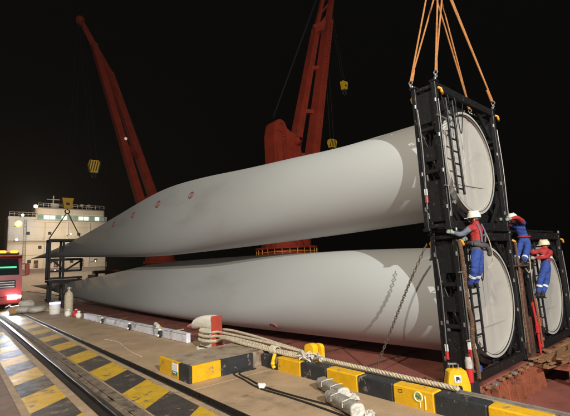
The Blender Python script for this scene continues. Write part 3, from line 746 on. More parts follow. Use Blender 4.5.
# hook blocks
def hook_block(c, wd, ht, style, label, wire_top, group='crane hook blocks in the dark'):
    c = Vector(c); t = thing('hook_block', c, label, 'hook block', group)
    b = MB(); b.prism([(c.x-wd/2, c.z+ht/2), (c.x+wd/2, c.z+ht/2), (c.x+wd*.30, c.z-ht/2), (c.x-wd*.30, c.z-ht/2)] if style == 'trap' else
        [(c.x-wd*.38, c.z+ht/2), (c.x+wd*.38, c.z+ht/2), (c.x+wd/2, c.z+ht*.1), (c.x+wd*.3, c.z-ht/2), (c.x-wd*.3, c.z-ht/2), (c.x-wd/2, c.z+ht*.1)], c.y-.22, c.y+.22, 'Y'); b.build('cheek_plate', 'yellow', t, smooth=False)
    if style == 'stripe':
        for k in range(5):
            o = (k-2)*wd*.21; b = MB(); b.bar((c.x+o-wd*.10, c.y-.228, c.z-ht*.42), (c.x+o+wd*.10, c.y-.228, c.z+ht*.44), .02, wd*.09, up=(1, 0, 0)); b.build('black_stripe', 'dark', t)
    else:
        b = MB(); b.box((c.x, c.y-.23, c.z-.05*ht), (wd*.3, .03, ht*.22)); b.build('maker_plate', 'dark', t)
    b = MB(); b.torus((c.x, c.y, c.z-ht*.5-.34), .24, .07, 'Y', 14, 8, R_(-230), R_(60)); b.tube([(c.x, c.y, c.z-ht*.5), (c.x, c.y, c.z-ht*.5-.14)], .08, 8); b.build('hook', 'dark', t)
    for s_ in (-1, 1):
        b = MB(); b.tube([(c.x+s_*wd*.25, c.y, c.z+ht/2), tuple(Vector(wire_top)+Vector((s_*.2, 0, 0)))], .022, 5); b.build('wire', 'dark', t)
hook_block((10.0, 52, 10.2), 1.25, 1.3, 'trap', 'plain yellow hook block above the tip frame and its two slings', (11.4, 55, 36))
hook_block((11.1, 45, 13.3), 1.2, 1.35, 'stripe', 'black and yellow striped hook block at the left below the farther boom', (11.2, 54, 36))
hook_block((27.75, 25, 13.15), 1.0, .8, 'stripe', 'striped hook block just above the upper blade, right of the nearer boom', (31.8, 28.6, 40))
hook_block((30.2, 25, 19.85), .75, .85, 'trap', 'small yellow hook block hanging high beside the nearer boom', (31.9, 28.7, 40))
for (x, lab) in ((8.15, 'left sling from the yellow hook block to the tip frame'), (11.5, 'right sling from the yellow hook block to the tip frame')):
    b = MB(); b.tube([(10.0+(.1 if x > 10 else -.1), 52, 9.0), (x, 51.6, 5.9)], .06, 6); tag(b.build('tip_sling', 'brown_rope'), lab, 'sling', 'slings at the tip frame')

# lashing chain from the lower frame to the deck
def chain(path, label, R0=.042, r0=.0105):
    Q = resample([Vector(p) for p in path], R0*1.75); b = MB()
    for i, (a, c) in enumerate(zip(Q, Q[1:])):
        d = (c-a).normalized(); u = d.orthogonal().normalized(); v = d.cross(u)
        if i % 2: u, v = v, u
        mid = (a+c)/2; b.tube([mid+d*math.cos(t)*R0*1.25+u*math.sin(t)*R0*.62 for t in [2*PI*k/10 for k in range(11)]], r0, 5, caps=False)
    return tag(b.build('lashing_chain', 'chain'), label, 'chain')
chain(curve([(8.27, 4.78, 1.92), (8.15, 5.3, .95), (8.05, 5.85, -.15), (7.95, 6.35, -1.12)], 6), 'rusty lashing chain slanting from the frame across the lower blade to deck')

# ================================================================== QUAY THINGS
# bollard
bo = thing('bollard', (4.14, 7.62, 0), 'white and red steel mooring bollard with its horn pointing left', 'bollard')
b = MB(); b.lathe([(.30, 0), (.30, .03), (.26, .04)], (4.15, 7.45, 0), 28); b.prism([(7.22, .03), (7.70, .03), (7.68, .40), (7.22, .40)], 4.03, 4.27, 'X'); bp = b.build('post', 'bollard_white', bo)
def lobe(rows):
    """rounded horn: stations (y, z centre, half height, half width)"""
    V = []; F = []; n = 20
    for (y, z, hh, hw) in rows:
        for k in range(n):
            a = 2*PI*k/n; c, q = math.cos(a), math.sin(a)
            V.append((4.15+hw*math.copysign(abs(c)**.55, c), y, z+hh*math.copysign(abs(q)**.55, q)))
    m_ = len(rows)
    for i in range(m_-1):
        for k in range(n): F.append((i*n+k, i*n+(k+1) % n, (i+1)*n+(k+1) % n, (i+1)*n+k))
    F += [tuple(range(n))[::-1], tuple((m_-1)*n+k for k in range(n))]
    return V, F
b = MB(); b.add(*lobe([(7.22, .49, .15, .125), (7.40, .51, .145, .13), (7.65, .505, .13, .15), (7.85, .475, .12, .155), (8.0, .435, .10, .14), (8.10, .40, .07, .11), (8.15, .385, .04, .07)])); b.build('horn', 'bollard_white', bo, angle=50)
b = MB(); b.box((4.15, 7.205, .33), (.25, .03, .64), ch=.012); b.build('red_end', 'bollard_red', bo)
b = MB(); V, F = lobe([(7.75, .40, .10, .12), (8.1, .40, .10, .12), (8.4, .375, .085, .11), (8.62, .34, .05, .08), (8.70, .32, .02, .04)]); b.add([(v[0]+.17, v[1]+.1, v[2]-.05) for v in V], F); b.build('horn', 'bollard_red', bo, angle=50)
# mooring ropes: a coil round the bollard, then along the kerb top
def rope(pts, r, label, mt='rope'):
    b = MB(); b.rope(curve(pts, 8), r, r*4.6, 3, 6); return tag(b.build('mooring_rope', mt), label, 'rope', 'mooring ropes on the bollard')
def arc(z, R0, a0, a1, n=7): return [(4.15+R0*.78*math.cos(R_(a0+(a1-a0)*i/n)), 7.46+R0*1.32*math.sin(R_(a0+(a1-a0)*i/n)), z) for i in range(n+1)]
rope(arc(.26, .245, 60, 262) + [(4.10, 6.6, .29), (4.07, 5.7, .28), (4.06, 5.2, .255), (4.08, 4.7, .25), (4.10, 4.36, .25), (4.13, 3.7, .235), (4.14, 2.9, .225), (4.15, 2.2, .22)], .030, 'pale rope from the bollard waist lying along the whole kerb top')
rope(arc(.17, .25, 40, 262) + [(4.03, 6.7, .28), (3.98, 6.0, .275), (4.0, 5.2, .25), (4.03, 4.75, .235), (4.04, 4.42, .235)], .033, 'pale rope nearest the camera, leaving low on the bollard')
rope(arc(.34, .235, 90, 268) + [(4.14, 6.7, .34), (4.12, 5.6, .33), (4.12, 5.0, .31), (4.13, 4.45, .28)], .024, 'thin topmost rope from the bollard towards the yellow lug')
rope([(4.36, 7.55, .32), (4.34, 7.0, .36), (4.25, 6.0, .35), (4.2, 5.2, .31), (4.17, 4.5, .27)], .026, 'rope behind the others on the seaward side of the kerb')
# grey-white frayed lashing round the ropes
b = MB(); random.seed(8)
for k in range(26):
    y = 4.15+random.random()*.42; a = random.random()*6.28
    p = Vector((4.08+.05*math.cos(a), y, .25+.05*abs(math.sin(a)))); b.tube(curve([p, p+Vector((random.uniform(-.07, .07), random.uniform(-.06, .06), random.uniform(-.02, .05))), p+Vector((random.uniform(-.10, .03), random.uniform(-.09, .09), random.uniform(-.08, .03)))], 4), .011, 5)
tag(b.build('rope_lashing', 'cloth'), 'frayed white lashing knotted round the ropes below the yellow lug', 'lashing')
b = MB()
for k in range(9): b.torus((4.03, 5.10+k*.018, .255), .062, .010, 'Y', 14, 5)
tag(b.build('rope_whipping', 'rope'), 'pale binding wound round the ropes at mid length', 'lashing')
b = MB(); b.tube(curve([(3.915, 5.02, .24), (3.885, 5.03, .16), (3.885, 5.05, .08), (3.90, 5.03, .03)], 5), .028, 8); b.ball((3.88, 5.04, .10), .036, 8, 6); tag(b.build('rope_tail', 'yellow'), 'short yellow rope tail hanging over the black kerb face', 'rope')
# yellow lug standing on the kerb top
lg = thing('mooring_lug', (4.16, 4.45, .17), 'yellow steel lug with a round hole standing on the kerb', 'lug')
def plate_hole(b, outline, hc, hr, h0, h1, axis):
    n = len(outline); hole = [(hc[0]+hr*math.cos(2*PI*i/n), hc[1]+hr*math.sin(2*PI*i/n)) for i in range(n)]
    def P(p, h): return {'Y': (p[0], h, p[1]), 'X': (h, p[0], p[1])}[axis]
    V = [P(p, h0) for p in outline]+[P(p, h0) for p in hole]+[P(p, h1) for p in outline]+[P(p, h1) for p in hole]; F = []
    for i in range(n):
        j = (i+1) % n; F += [(i, j, n+j, n+i), (2*n+i, 3*n+i, 3*n+j, 2*n+j), (i, 2*n+i, 2*n+j, j), (n+i, n+j, 3*n+j, 3*n+i)]
    b.add(V, F)
def ring_outline(fn, hc, n=24): return [fn(2*PI*i/n) for i in range(n)]
def lug_out(cy, cz, hw, hb, ht):
    def f(a):
        c, s_ = math.cos(a), math.sin(a); k = min(hw/max(abs(c), 1e-6), (ht if s_ > 0 else hb)/max(abs(s_), 1e-6))
        r = min(k, (hw*1.12 if s_ > 0 else k)); return (cy+c*r, cz+s_*r)
    return f
b = MB(); plate_hole(b, ring_outline(lug_out(4.44, .325, .095, .145, .10), 0), (4.50, .245), .022, 4.10, 4.20, 'X'); b.build('lug_plate', 'yellow', lg, angle=30)
b = MB(); plate_hole(b, ring_outline(lug_out(4.40, .32, .09, .14, .09), 0), (4.40, .28), .022, 4.235, 4.30, 'X'); b.build('lug_plate', 'yellow', lg, angle=30)
b = MB(); b.box((4.18, 4.42, .185), (.22, .28, .03)); b.build('base_plate', 'yellow', lg)
# bigger yellow block beyond the kerb
yb = thing('lashing_block', (5.6, 3.0, -.56), 'yellow tapered steel block with white plate and round hole beyond the kerb', 'block')
C_ = Vector((5.6, 2.98, -.22)); ang = R_(-42)
rot = Matrix.Rotation(ang, 3, 'Z')
def lo(x, y, z): return C_+rot @ Vector((x*.74, y*.74, z*.86))
out = [(-.215, -.34), (-.225, .02), (-.17, .24), (-.13, .265), (.13, .265), (.17, .24), (.225, .02), (.215, -.34)]
b = MB(); n = len(out)
V = [lo(x, -.07, z) for x, z in out]+[lo(x*.93, -.10, z*.97) for x, z in out]+[lo(x, .09, z) for x, z in out]
F = [(i, (i+1) % n, n+(i+1) % n, n+i) for i in range(n)]+[(i, (i+1) % n, 2*n+(i+1) % n, 2*n+i) for i in range(n)]+[tuple(n+i for i in range(n)), tuple(2*n+i for i in range(n))]
b.add(V, F); b.build('block_body', 'yellow', yb, angle=25)
def lbox(x, y, z, d, name, mt):
    b = MB(); b.box(lo(x, y, z), (d[0]*.74, d[1]*.74, d[2]*.86), rot); return b.build(name, mt, yb)
pl = lbox(-.02, -.106, .13, (.13, .012, .11), 'label_plate', 'white')
for k, (dx, dz, ww, hh) in enumerate(((-.022, .0, .022, .075), (.006, .012, .030, .05), (.036, -.008, .018, .06))):
    lbox(-.02+dx, -.113, .13+dz, (ww, .004, hh), 'plate_print', 'dark')
b = MB(); b.lathe([(0, 0), (.045, 0), (.045, .012), (.052, .012)], (0, 0, 0), 18, 'Y'); b.v = [tuple(lo(v[0], -.106-v[1], v[2]-.02)) for v in b.v]; b.build('pin_hole', 'dark', yb)
for s_ in (-1, 1): lbox(s_*.05, 0, .30, (.014, .02, .09), 'lug_pin', 'galv')
lbox(-.06, 0, .35, (.17, .03, .025), 'handle', 'galv')
# red and white extinguisher beside it
ex = thing('fire_extinguisher', (7.6, 3.78, -1.1), 'red cylinder with white top beside the yellow block', 'extinguisher')
b = MB(); b.lathe([(0, -1.1), (.06, -1.1), (.065, -1.07), (.065, -.72), (.05, -.67), (.0, -.66)], (7.75, 3.85, .30), 16); b.build('bottle', 'red', ex)
b = MB(); b.lathe([(.068, -.83), (.068, -.70), (.05, -.63), (.0, -.62)], (7.75, 3.85, .29), 16); b.build('label_band', 'cloth', ex)
b = MB(); b.bar((7.69, 3.85, -.29), (7.84, 3.85, -.275), .025, .025); b.tube([(7.75, 3.85, -.35), (7.75, 3.85, -.28)], .018, 8); b.build('valve', 'dark', ex)
b = MB(); b.box((7.75, 3.9, -.99), (.3, .3, .38)); b.build('stand', 'dark', ex)
# tools and bottles at the left post of the right-hand frame
for i, (x, z, mt, nm, lb, ct) in enumerate(((11.95, -.45, 'red', 'red_strap', 'red ratchet strap hanging between the two lower frames', 'strap'), (12.15, -.30, 'rust', 'rust_strap', 'rusty tension strap by the right-hand frame', 'strap'))):
    b = MB(); b.tube(curve([(x, 4.0, z+.75), (x+.05, 3.98, z), (x+.12, 4.0, z-.62)], 6), .03, 7); b.box((x+.06, 3.97, z+.05), (.16, .07, .22)); b.box((x+.13, 3.97, z-.4), (.08, .06, .09)); tag(b.build(nm, mt), lb, ct)
# dunnage planks in front of the right-hand frame
dn = thing('dunnage', (14, 3.2, -1.25), 'loose brown timber planks piled in front of the right-hand frame', 'timber')
random.seed(17)
for k in range(64):
    x = random.uniform(11.7, 15.9); y = random.uniform(3.28, 3.92); L = random.uniform(.6, 1.6); a = random.uniform(-.35, .35) + (PI/2 if random.random() < .12 else 0)
    b = MB(); b.box((x, y, -1.22+.05*random.randint(0, 4)+random.uniform(0, .015)), (L, random.uniform(.07, .16), .045), Matrix.Rotation(a, 3, 'Z') @ Matrix.Rotation(random.uniform(-.05, .05), 3, 'Y'), .006); b.build('plank', 'wood', dn)

# grey wrapped rolls on the apron by the kerb
def roll(p0, p1, r, label):
    p0 = Vector(p0); p1 = Vector(p1); d = (p1-p0).normalized(); t = thing('wrapped_roll', (p0+p1)/2-Vector((0, 0, r)), label, 'roll', 'grey wrapped rolls beside the kerb')
    sd = d.cross(Vector((0, 0, 1))); n = 30; k_ = 26; V = []; F = []; random.seed(int(p0.x*100))
    ph = random.random()*6
    for i in range(n+1):
        c = p0.lerp(p1, i/n)
        for k in range(k_):
            a = 2*PI*k/k_; q = 1+.035*math.sin(3*a+ph+i*.25)+.03*math.sin(7*a-i*.6)+random.uniform(-.015, .015)-.05*(1 if i in (7, 22) else 0)
            ca, sa = math.cos(a), math.sin(a)
            V.append(c+sd*r*q*math.copysign(abs(ca)**.7, ca)*1.12+Vector((0, 0, 1))*r*q*math.copysign(abs(sa)**.7, sa)*.95)
    for i in range(n):
        for k in range(k_): F.append((i*k_+k, i*k_+(k+1) % k_, (i+1)*k_+(k+1) % k_, (i+1)*k_+k))
    b = MB(); b.add(V, F+[tuple(range(k_))[::-1]]); b.build('wrapping', 'wrap', t, angle=70)
    V = []; F = []; prof = [(0, 1.03), (.02, 1.05), (.035, .97), (.035, .70), (.022, .45), (.03, .2)]
    for (h, f) in prof:
        for k in range(k_):
            a = 2*PI*k/k_; q = r*f*(1+random.uniform(-.05, .05)); ca, sa = math.cos(a), math.sin(a)
            V.append(p1+d*(h+random.uniform(-.006, .006))+sd*q*math.copysign(abs(ca)**.7, ca)*1.12+Vector((0, 0, 1))*q*math.copysign(abs(sa)**.7, sa)*.95)
    for i in range(len(prof)-1):
        for k in range(k_): F.append((i*k_+k, i*k_+(k+1) % k_, (i+1)*k_+(k+1) % k_, (i+1)*k_+k))
    F.append(tuple((len(prof)-1)*k_+k for k in range(k_)))
    b = MB(); b.add(V, F); b.build('cloth_end', 'cloth', t, angle=80)
    for q in (.3, .74):
        b = MB(); c = p0.lerp(p1, q); b.tube([c+Vector((0, 0, r*.98))-sd*r*1.15, c+Vector((0, 0, r*1.01)), c+sd*r*1.15+Vector((0, 0, r*.8)), c+sd*r*1.2], .006, 6); b.build('binding', 'cloth', t)
roll((3.74, 3.84, .072), (3.58, 3.33, .072), .072, 'grey wrapped roll nearest the kerb, white cloth at its right end')
roll((3.44, 3.40, .072), (3.29, 2.88, .072), .072, 'grey wrapped roll nearer the camera, lowest thing on the apron')
def rag(c, r, label):
    b = MB(); random.seed(int(c[1]*100)); n, m_ = 18, 10; V = []; F = []
    for q in range(m_+1):
        t = PI*q/m_
        for i in range(n):
            a = 2*PI*i/n; k = r*(1+.22*math.sin(3*a+2*t)+.16*math.sin(7*a-5*t)+random.uniform(-.16, .16))
            V.append((c[0]+k*1.1*math.sin(t)*math.cos(a), c[1]+k*1.3*math.sin(t)*math.sin(a), max(.004, c[2]-.01+k*.7*math.cos(t))))
    for q in range(m_):
        for i in range(n): F.append((q*n+i, (q+1)*n+i, (q+1)*n+(i+1) % n, q*n+(i+1) % n))
    b.add(V, F)
    b.cur = 0; return tag(b.build('crumpled_rag', 'cloth', angle=70), label, 'rag')
rag((3.66, 3.26, .04), .055, 'crumpled whitish rag at the end of the roll by the kerb')
rag((3.38, 2.80, .04), .05, 'crumpled whitish rag at the end of the lower roll')
# black cables on the apron with a white tie
def cab(pts, label): 
    b = MB(); b.tube(curve(pts, 8), .011, 7); tag(b.build('power_cable', 'cable'), label, 'cable', 'twin black cables on the apron')
cab([(3.72, 5.33, .012), (3.36, 5.34, .012), (3.27, 4.95, .012), (3.18, 4.45, .012), (3.21, 3.9, .012), (3.22, 3.4, .012), (3.20, 2.9, .012), (3.12, 2.0, .012), (3.2, .8, .012)], 'black cable on the apron running past the white tie, landside one')
cab([(3.74, 5.30, .012), (3.42, 5.29, .012), (3.33, 4.9, .012), (3.24, 4.42, .022), (3.28, 3.9, .012), (3.33, 3.4, .012), (3.36, 3.0, .012), (3.38, 2.0, .012), (3.5, .8, .012)], 'black cable on the apron running past the white tie, kerbside one')
b = MB(); b.box((3.21, 4.42, .035), (.10, .085, .06), Matrix.Rotation(.5, 3, 'Z'), .02); b.box((3.23, 4.50, .03), (.05, .07, .035), Matrix.Rotation(-.3, 3, 'Z'), .01); tag(b.build('cable_connector', 'white'), 'small white plastic connector tying the two black cables', 'connector')
b = MB(); b.tube(curve([(2.95, 10.6, .008), (3.05, 9.9, .008), (2.95, 9.2, .008), (2.86, 8.4, .008), (2.84, 7.8, .008)], 8), .012, 6); tag(b.build('thin_line', 'rope'), 'thin pale line lying loose on the apron left of the bollard', 'rope')

# silver beam on the quay edge with clamps
bm_ = thing('steel_beam', (4.0, 11, 0), 'long scuffed silver beam with dark clamps lying along the quay edge', 'beam')
b = MB(); b.bar((3.82, 16.2, .10), (4.07, 8.30, .10), .10, .19, ch=.008); b.build('beam_body', 'steel_blue', bm_)
b = MB(); b.bar((3.825, 16.2, .203), (4.075, 8.30, .203), .14, .014); b.build('top_flange', 'steel_blue', bm_)
for (yy) in (14.0, 11.6, 9.6):
    x = 3.82+(16.2-yy)*.25/7.9
    b = MB(); b.box((x-.07, yy, .10), (.06, .16, .12)); b.torus((x-.09, yy, .09), .06, .02, 'X', 12, 6); cl = b.build('clamp', 'dark', bm_)
    b = MB(); b.box((x-.11, yy+.05, .05), (.05, .10, .05)); b.box((x-.08, yy, .19), (.08, .06, .04)); b.build('clamp_tab', 'white', cl)
b = MB(); b.tube([(4.02, 9.9, .24), (4.03, 10.08, .28)], .05, 8); b.build('end_cap', 'cloth', bm_)
# pale pink-and-white barrier pieces beyond the beam
random.seed(4)
for k, (x, y, s_, mt, lb) in enumerate(((3.60, 18.0, .20, 'white', 'leftmost pale block of the small heap past the beam'), (3.74, 17.4, .18, 'red', 'reddish block in the small heap past the beam'), (3.72, 16.8, .18, 'white', 'pale block nearest the beam end'), (3.86, 17.9, .17, 'white', 'pale block at the back of the small heap past the beam'))):
    b = MB(); b.box((x, y, s_*.55), (s_*1.0, s_*1.6, s_*1.1), Matrix.Rotation(random.uniform(-.5, .5), 3, 'Z'), .05); b.box((x+.02, y+.05, s_*1.1+.03), (s_*.5, s_*.8, .08), Matrix.Rotation(.4, 3, 'Z'), .03); tag(b.build('barrier_block', mt), lb, 'block', 'pale blocks past the beam')
# pale gas bottle, drum, white sacks, cardboard
gb = thing('gas_bottle', (3.70, 18.4, 0), 'tall pale gas bottle standing at the quay edge before the tip frame', 'gas bottle')
b = MB(); b.lathe([(0, 0), (.15, 0), (.16, .03), (.16, .78), (.12, .92), (.05, .98), (.045, 1.03), (0, 1.03)], (3.70, 18.4, 0), 18); b.build('cylinder', 'rope', gb)
b = MB(); b.lathe([(.03, 1.03), (.06, 1.05), (.06, 1.15), (.0, 1.17)], (3.70, 18.4, 0), 12); b.bar((3.62, 18.4, 1.10), (3.80, 18.4, 1.10), .03, .03); b.build('valve', 'galv', gb)
dr = thing('plastic_drum', (3.45, 19.8, 0), 'small white drum with a glowing blue lid left of the gas bottle', 'drum')
b = MB(); b.lathe([(0, 0), (.19, 0), (.21, .04), (.21, .20), (.225, .22), (.21, .24), (.21, .42), (0, .42)], (3.45, 19.8, 0), 18); b.build('drum_body', 'white', dr)
b = MB(); b.lathe([(.22, .42), (.22, .50), (.0, .52)], (3.45, 19.8, 0), 18); b.build('lid', 'em_blue', dr)  # lid material is emissive blue
def sack(c, d, rz, label):
    b = MB(); random.seed(int(c[0]*100)); n, m_ = 16, 10; V = []; F = []; r3 = Matrix.Rotation(rz, 3, 'Z')
    for j in range(m_+1):
        t = PI*j/m_
        for i in range(n):
            a = 2*PI*i/n; p = Vector((math.copysign(abs(math.cos(a))**.6, math.cos(a))*math.sin(t)**.7, math.copysign(abs(math.sin(a))**.6, math.sin(a))*math.sin(t)**.7, math.cos(t)))
            q = 1+.05*math.sin(5*a+2*t)+random.uniform(-.03, .03); V.append(r3 @ Vector((p.x*d[0]/2*q, p.y*d[1]/2*q, p.z*d[2]/2))+Vector(c))
    for j in range(m_):
        for i in range(n): F.append((j*n+i, (j+1)*n+i, (j+1)*n+(i+1) % n, j*n+(i+1) % n))
    b.add(V, F); tag(b.build('white_sack', 'cloth', angle=60), label, 'sack', 'white sacks beside the truck')
sack((2.95, 21.6, .14), (.62, .9, .30), .3, 'flat white sack nearest the gas bottle'); sack((2.62, 22.0, .16), (.6, .8, .32), -.4, 'white sack at the left of the pile by the truck'); sack((2.75, 22.6, .36), (.62, .6, .42), .2, 'plump white sack heaped on top at the back of the pile'); sack((3.15, 22.3, .13), (.5, .7, .26), .8, 'white sack at the right of the pile by the truck')
cb = thing('cardboard_box', (2.35, 22.8, 0), 'open brown cardboard box on the ground between truck and sacks', 'box')
b = MB(); b.box((2.35, 22.8, .16), (.5, .5, .32)); b.build('carton', 'cardboard', cb)
for s_ in (-1, 1):
    b = MB(); b.box((2.35+s_*.32, 22.8, .34), (.22, .48, .012), Matrix.Rotation(s_*.5, 3, 'Y')); b.build('flap', 'cardboard', cb)
# orange lifting beam lying on deck behind the tips
ob = thing('orange_beam', (17.2, 62, 1.2), 'orange spreader beam behind the blade tips in front of the bridge', 'beam')
b = MB(); b.box((17.4, 62, 1.95), (3.4, .5, .45)); b.build('beam_body', 'orange', ob)
for x in (16, 18.8):
    b = MB(); b.box((x, 62, .4), (.3, .5, 2.9)); b.build('trestle', 'orange', ob)

# ------------------------------------------------------------------ truck
tr = thing('red_truck', (1.55, 25, 0), 'red lorry facing the camera with its headlights and amber beacons on', 'truck')
b = MB(); b.prism([(25.0, .55), (25.0, 1.75), (25.25, 2.72), (25.45, 2.85), (27.2, 2.85), (27.2, .55)], .32, 2.78, 'X'); cabm = b.build('cab', 'truck_red', tr, angle=20)
b = MB(); b.add([(.45, 25.0-.005, 1.80), (2.65, 24.995, 1.80), (2.60, 25.22, 2.66), (.50, 25.22, 2.66)], [(0, 1, 2, 3)]); V = b.v; b.v = []; b.f = []; b.mi = []
b.add([Vector(v)+Vector((0, -.006, 0)) for v in V]+[Vector(v)+Vector((0, .03, 0)) for v in V], [(0, 1, 2, 3), (4, 5, 6, 7), (0, 1, 5, 4), (1, 2, 6, 5), (2, 3, 7, 6), (3, 0, 4, 7)]); b.build('windscreen', 'glass', tr)
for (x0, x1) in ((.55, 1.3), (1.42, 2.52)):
    b = MB(); b.box(((x0+x1)/2, 24.99, 2.20), (x1-x0, .03, .08), Matrix.Rotation(-.25, 3, 'X'), .02); b.build('windscreen_reflection', 'em_green', tr)  # windscreen reflection made as glowing strips, no lamp in the cab
b = MB(); b.box((1.55, 24.96, 2.80), (2.3, .30, .07)); b.build('sun_visor', 'truck_red', tr)
b = MB(); b.box((1.55, 25.5, 2.93), (2.2, .35, .12), ch=.04); b.build('light_bar', 'dark', tr)
for x in (.7, 1.4, 1.9, 2.4):
    b = MB(); b.box((x, 25.32, 3.02), (.36, .22, .14), ch=.05); b.build('beacon', 'em_amber', tr)
b = MB(); b.box((1.55, 24.95, 1.32), (1.9, .08, .42), ch=.03); gr = b.build('grille', 'dark', tr)
for k in range(3):
    b = MB(); b.box((1.55, 24.90, 1.20+k*.12), (1.8, .03, .03)); b.build('grille_bar', 'galv', gr)
b = MB(); b.box((1.55, 24.88, .52), (2.5, .28, .40), ch=.05); b.build('bumper', 'truck_red', tr)
for x in (.62, 2.38):
    b = MB(); b.box((x, 24.72, .66), (.42, .05, .20), ch=.03); b.build('headlight', 'em_head', tr)
    b = MB(); b.box((x+(.30 if x > 1.5 else -.30), 24.75, .66), (.12, .05, .14), ch=.02); b.build('headlight', 'em_head', tr)
    lamp('SPOT', 'headlight_beam', (x, 24.6, .66), 450, (.88, .94, 1), (x*.9, 8, .0), .09, 75, .6)
for s_ in (-1, 1):
    x = 1.55+s_*1.42
    b = MB(); b.bar((1.55+s_*1.23, 25.05, 2.35), (x, 24.85, 2.35), .04, .04); b.bar((1.55+s_*1.23, 25.05, 1.75), (x, 24.85, 1.75), .04, .04); b.box((x, 24.83, 2.05), (.20, .09, .62), ch=.03); b.build('mirror', 'truck_red' if s_ > 0 else 'dark', tr)
for y in (25.9, 30.6, 31.9):
    for s_ in (-1, 1):
        b = MB(); b.lathe([(.20, -.14), (.44, -.15), (.50, -.11), (.50, .11), (.44, .15), (.20, .14)], (1.55+s_*1.05, y, .5), 22, 'X'); wl = b.build('wheel', 'cable', tr)
        b = MB(); b.lathe([(0, -.10), (.24, -.13), (.24, .13), (0, .10)], (1.55+s_*1.05, y, .5), 16, 'X'); b.build('rim', 'galv', wl)
b = MB(); b.box((1.55, 30.1, .85), (1.0, 6.6, .25)); b.build('chassis', 'dark', tr)
b = MB(); b.box((1.55, 30.4, 1.75), (2.45, 5.8, 1.4), ch=.04); b.build('cargo_body', 'truck_red', tr)

# thin night haze over the whole harbour
b = MB(); b.box((30, 190, 18.5), (920, 800, 46), ch=0); hz = b.build('haze', 'dark', smooth=False); hz.data.materials.clear()
hm_ = bpy.data.materials.new('harbour haze'); hm_.use_nodes = True; hn = hm_.node_tree; hn.nodes.remove(hn.nodes['Principled BSDF'])
pv = hn.nodes.new('ShaderNodeVolumePrincipled'); pv.inputs['Density'].default_value = .0004; pv.inputs['Color'].default_value = (.85, .83, .80, 1); pv.inputs['Anisotropy'].default_value = .3
hn.links.new(pv.outputs[0], hn.nodes['Material Output'].inputs['Volume']); hz.data.materials.append(hm_); hz['kind'] = 'stuff'

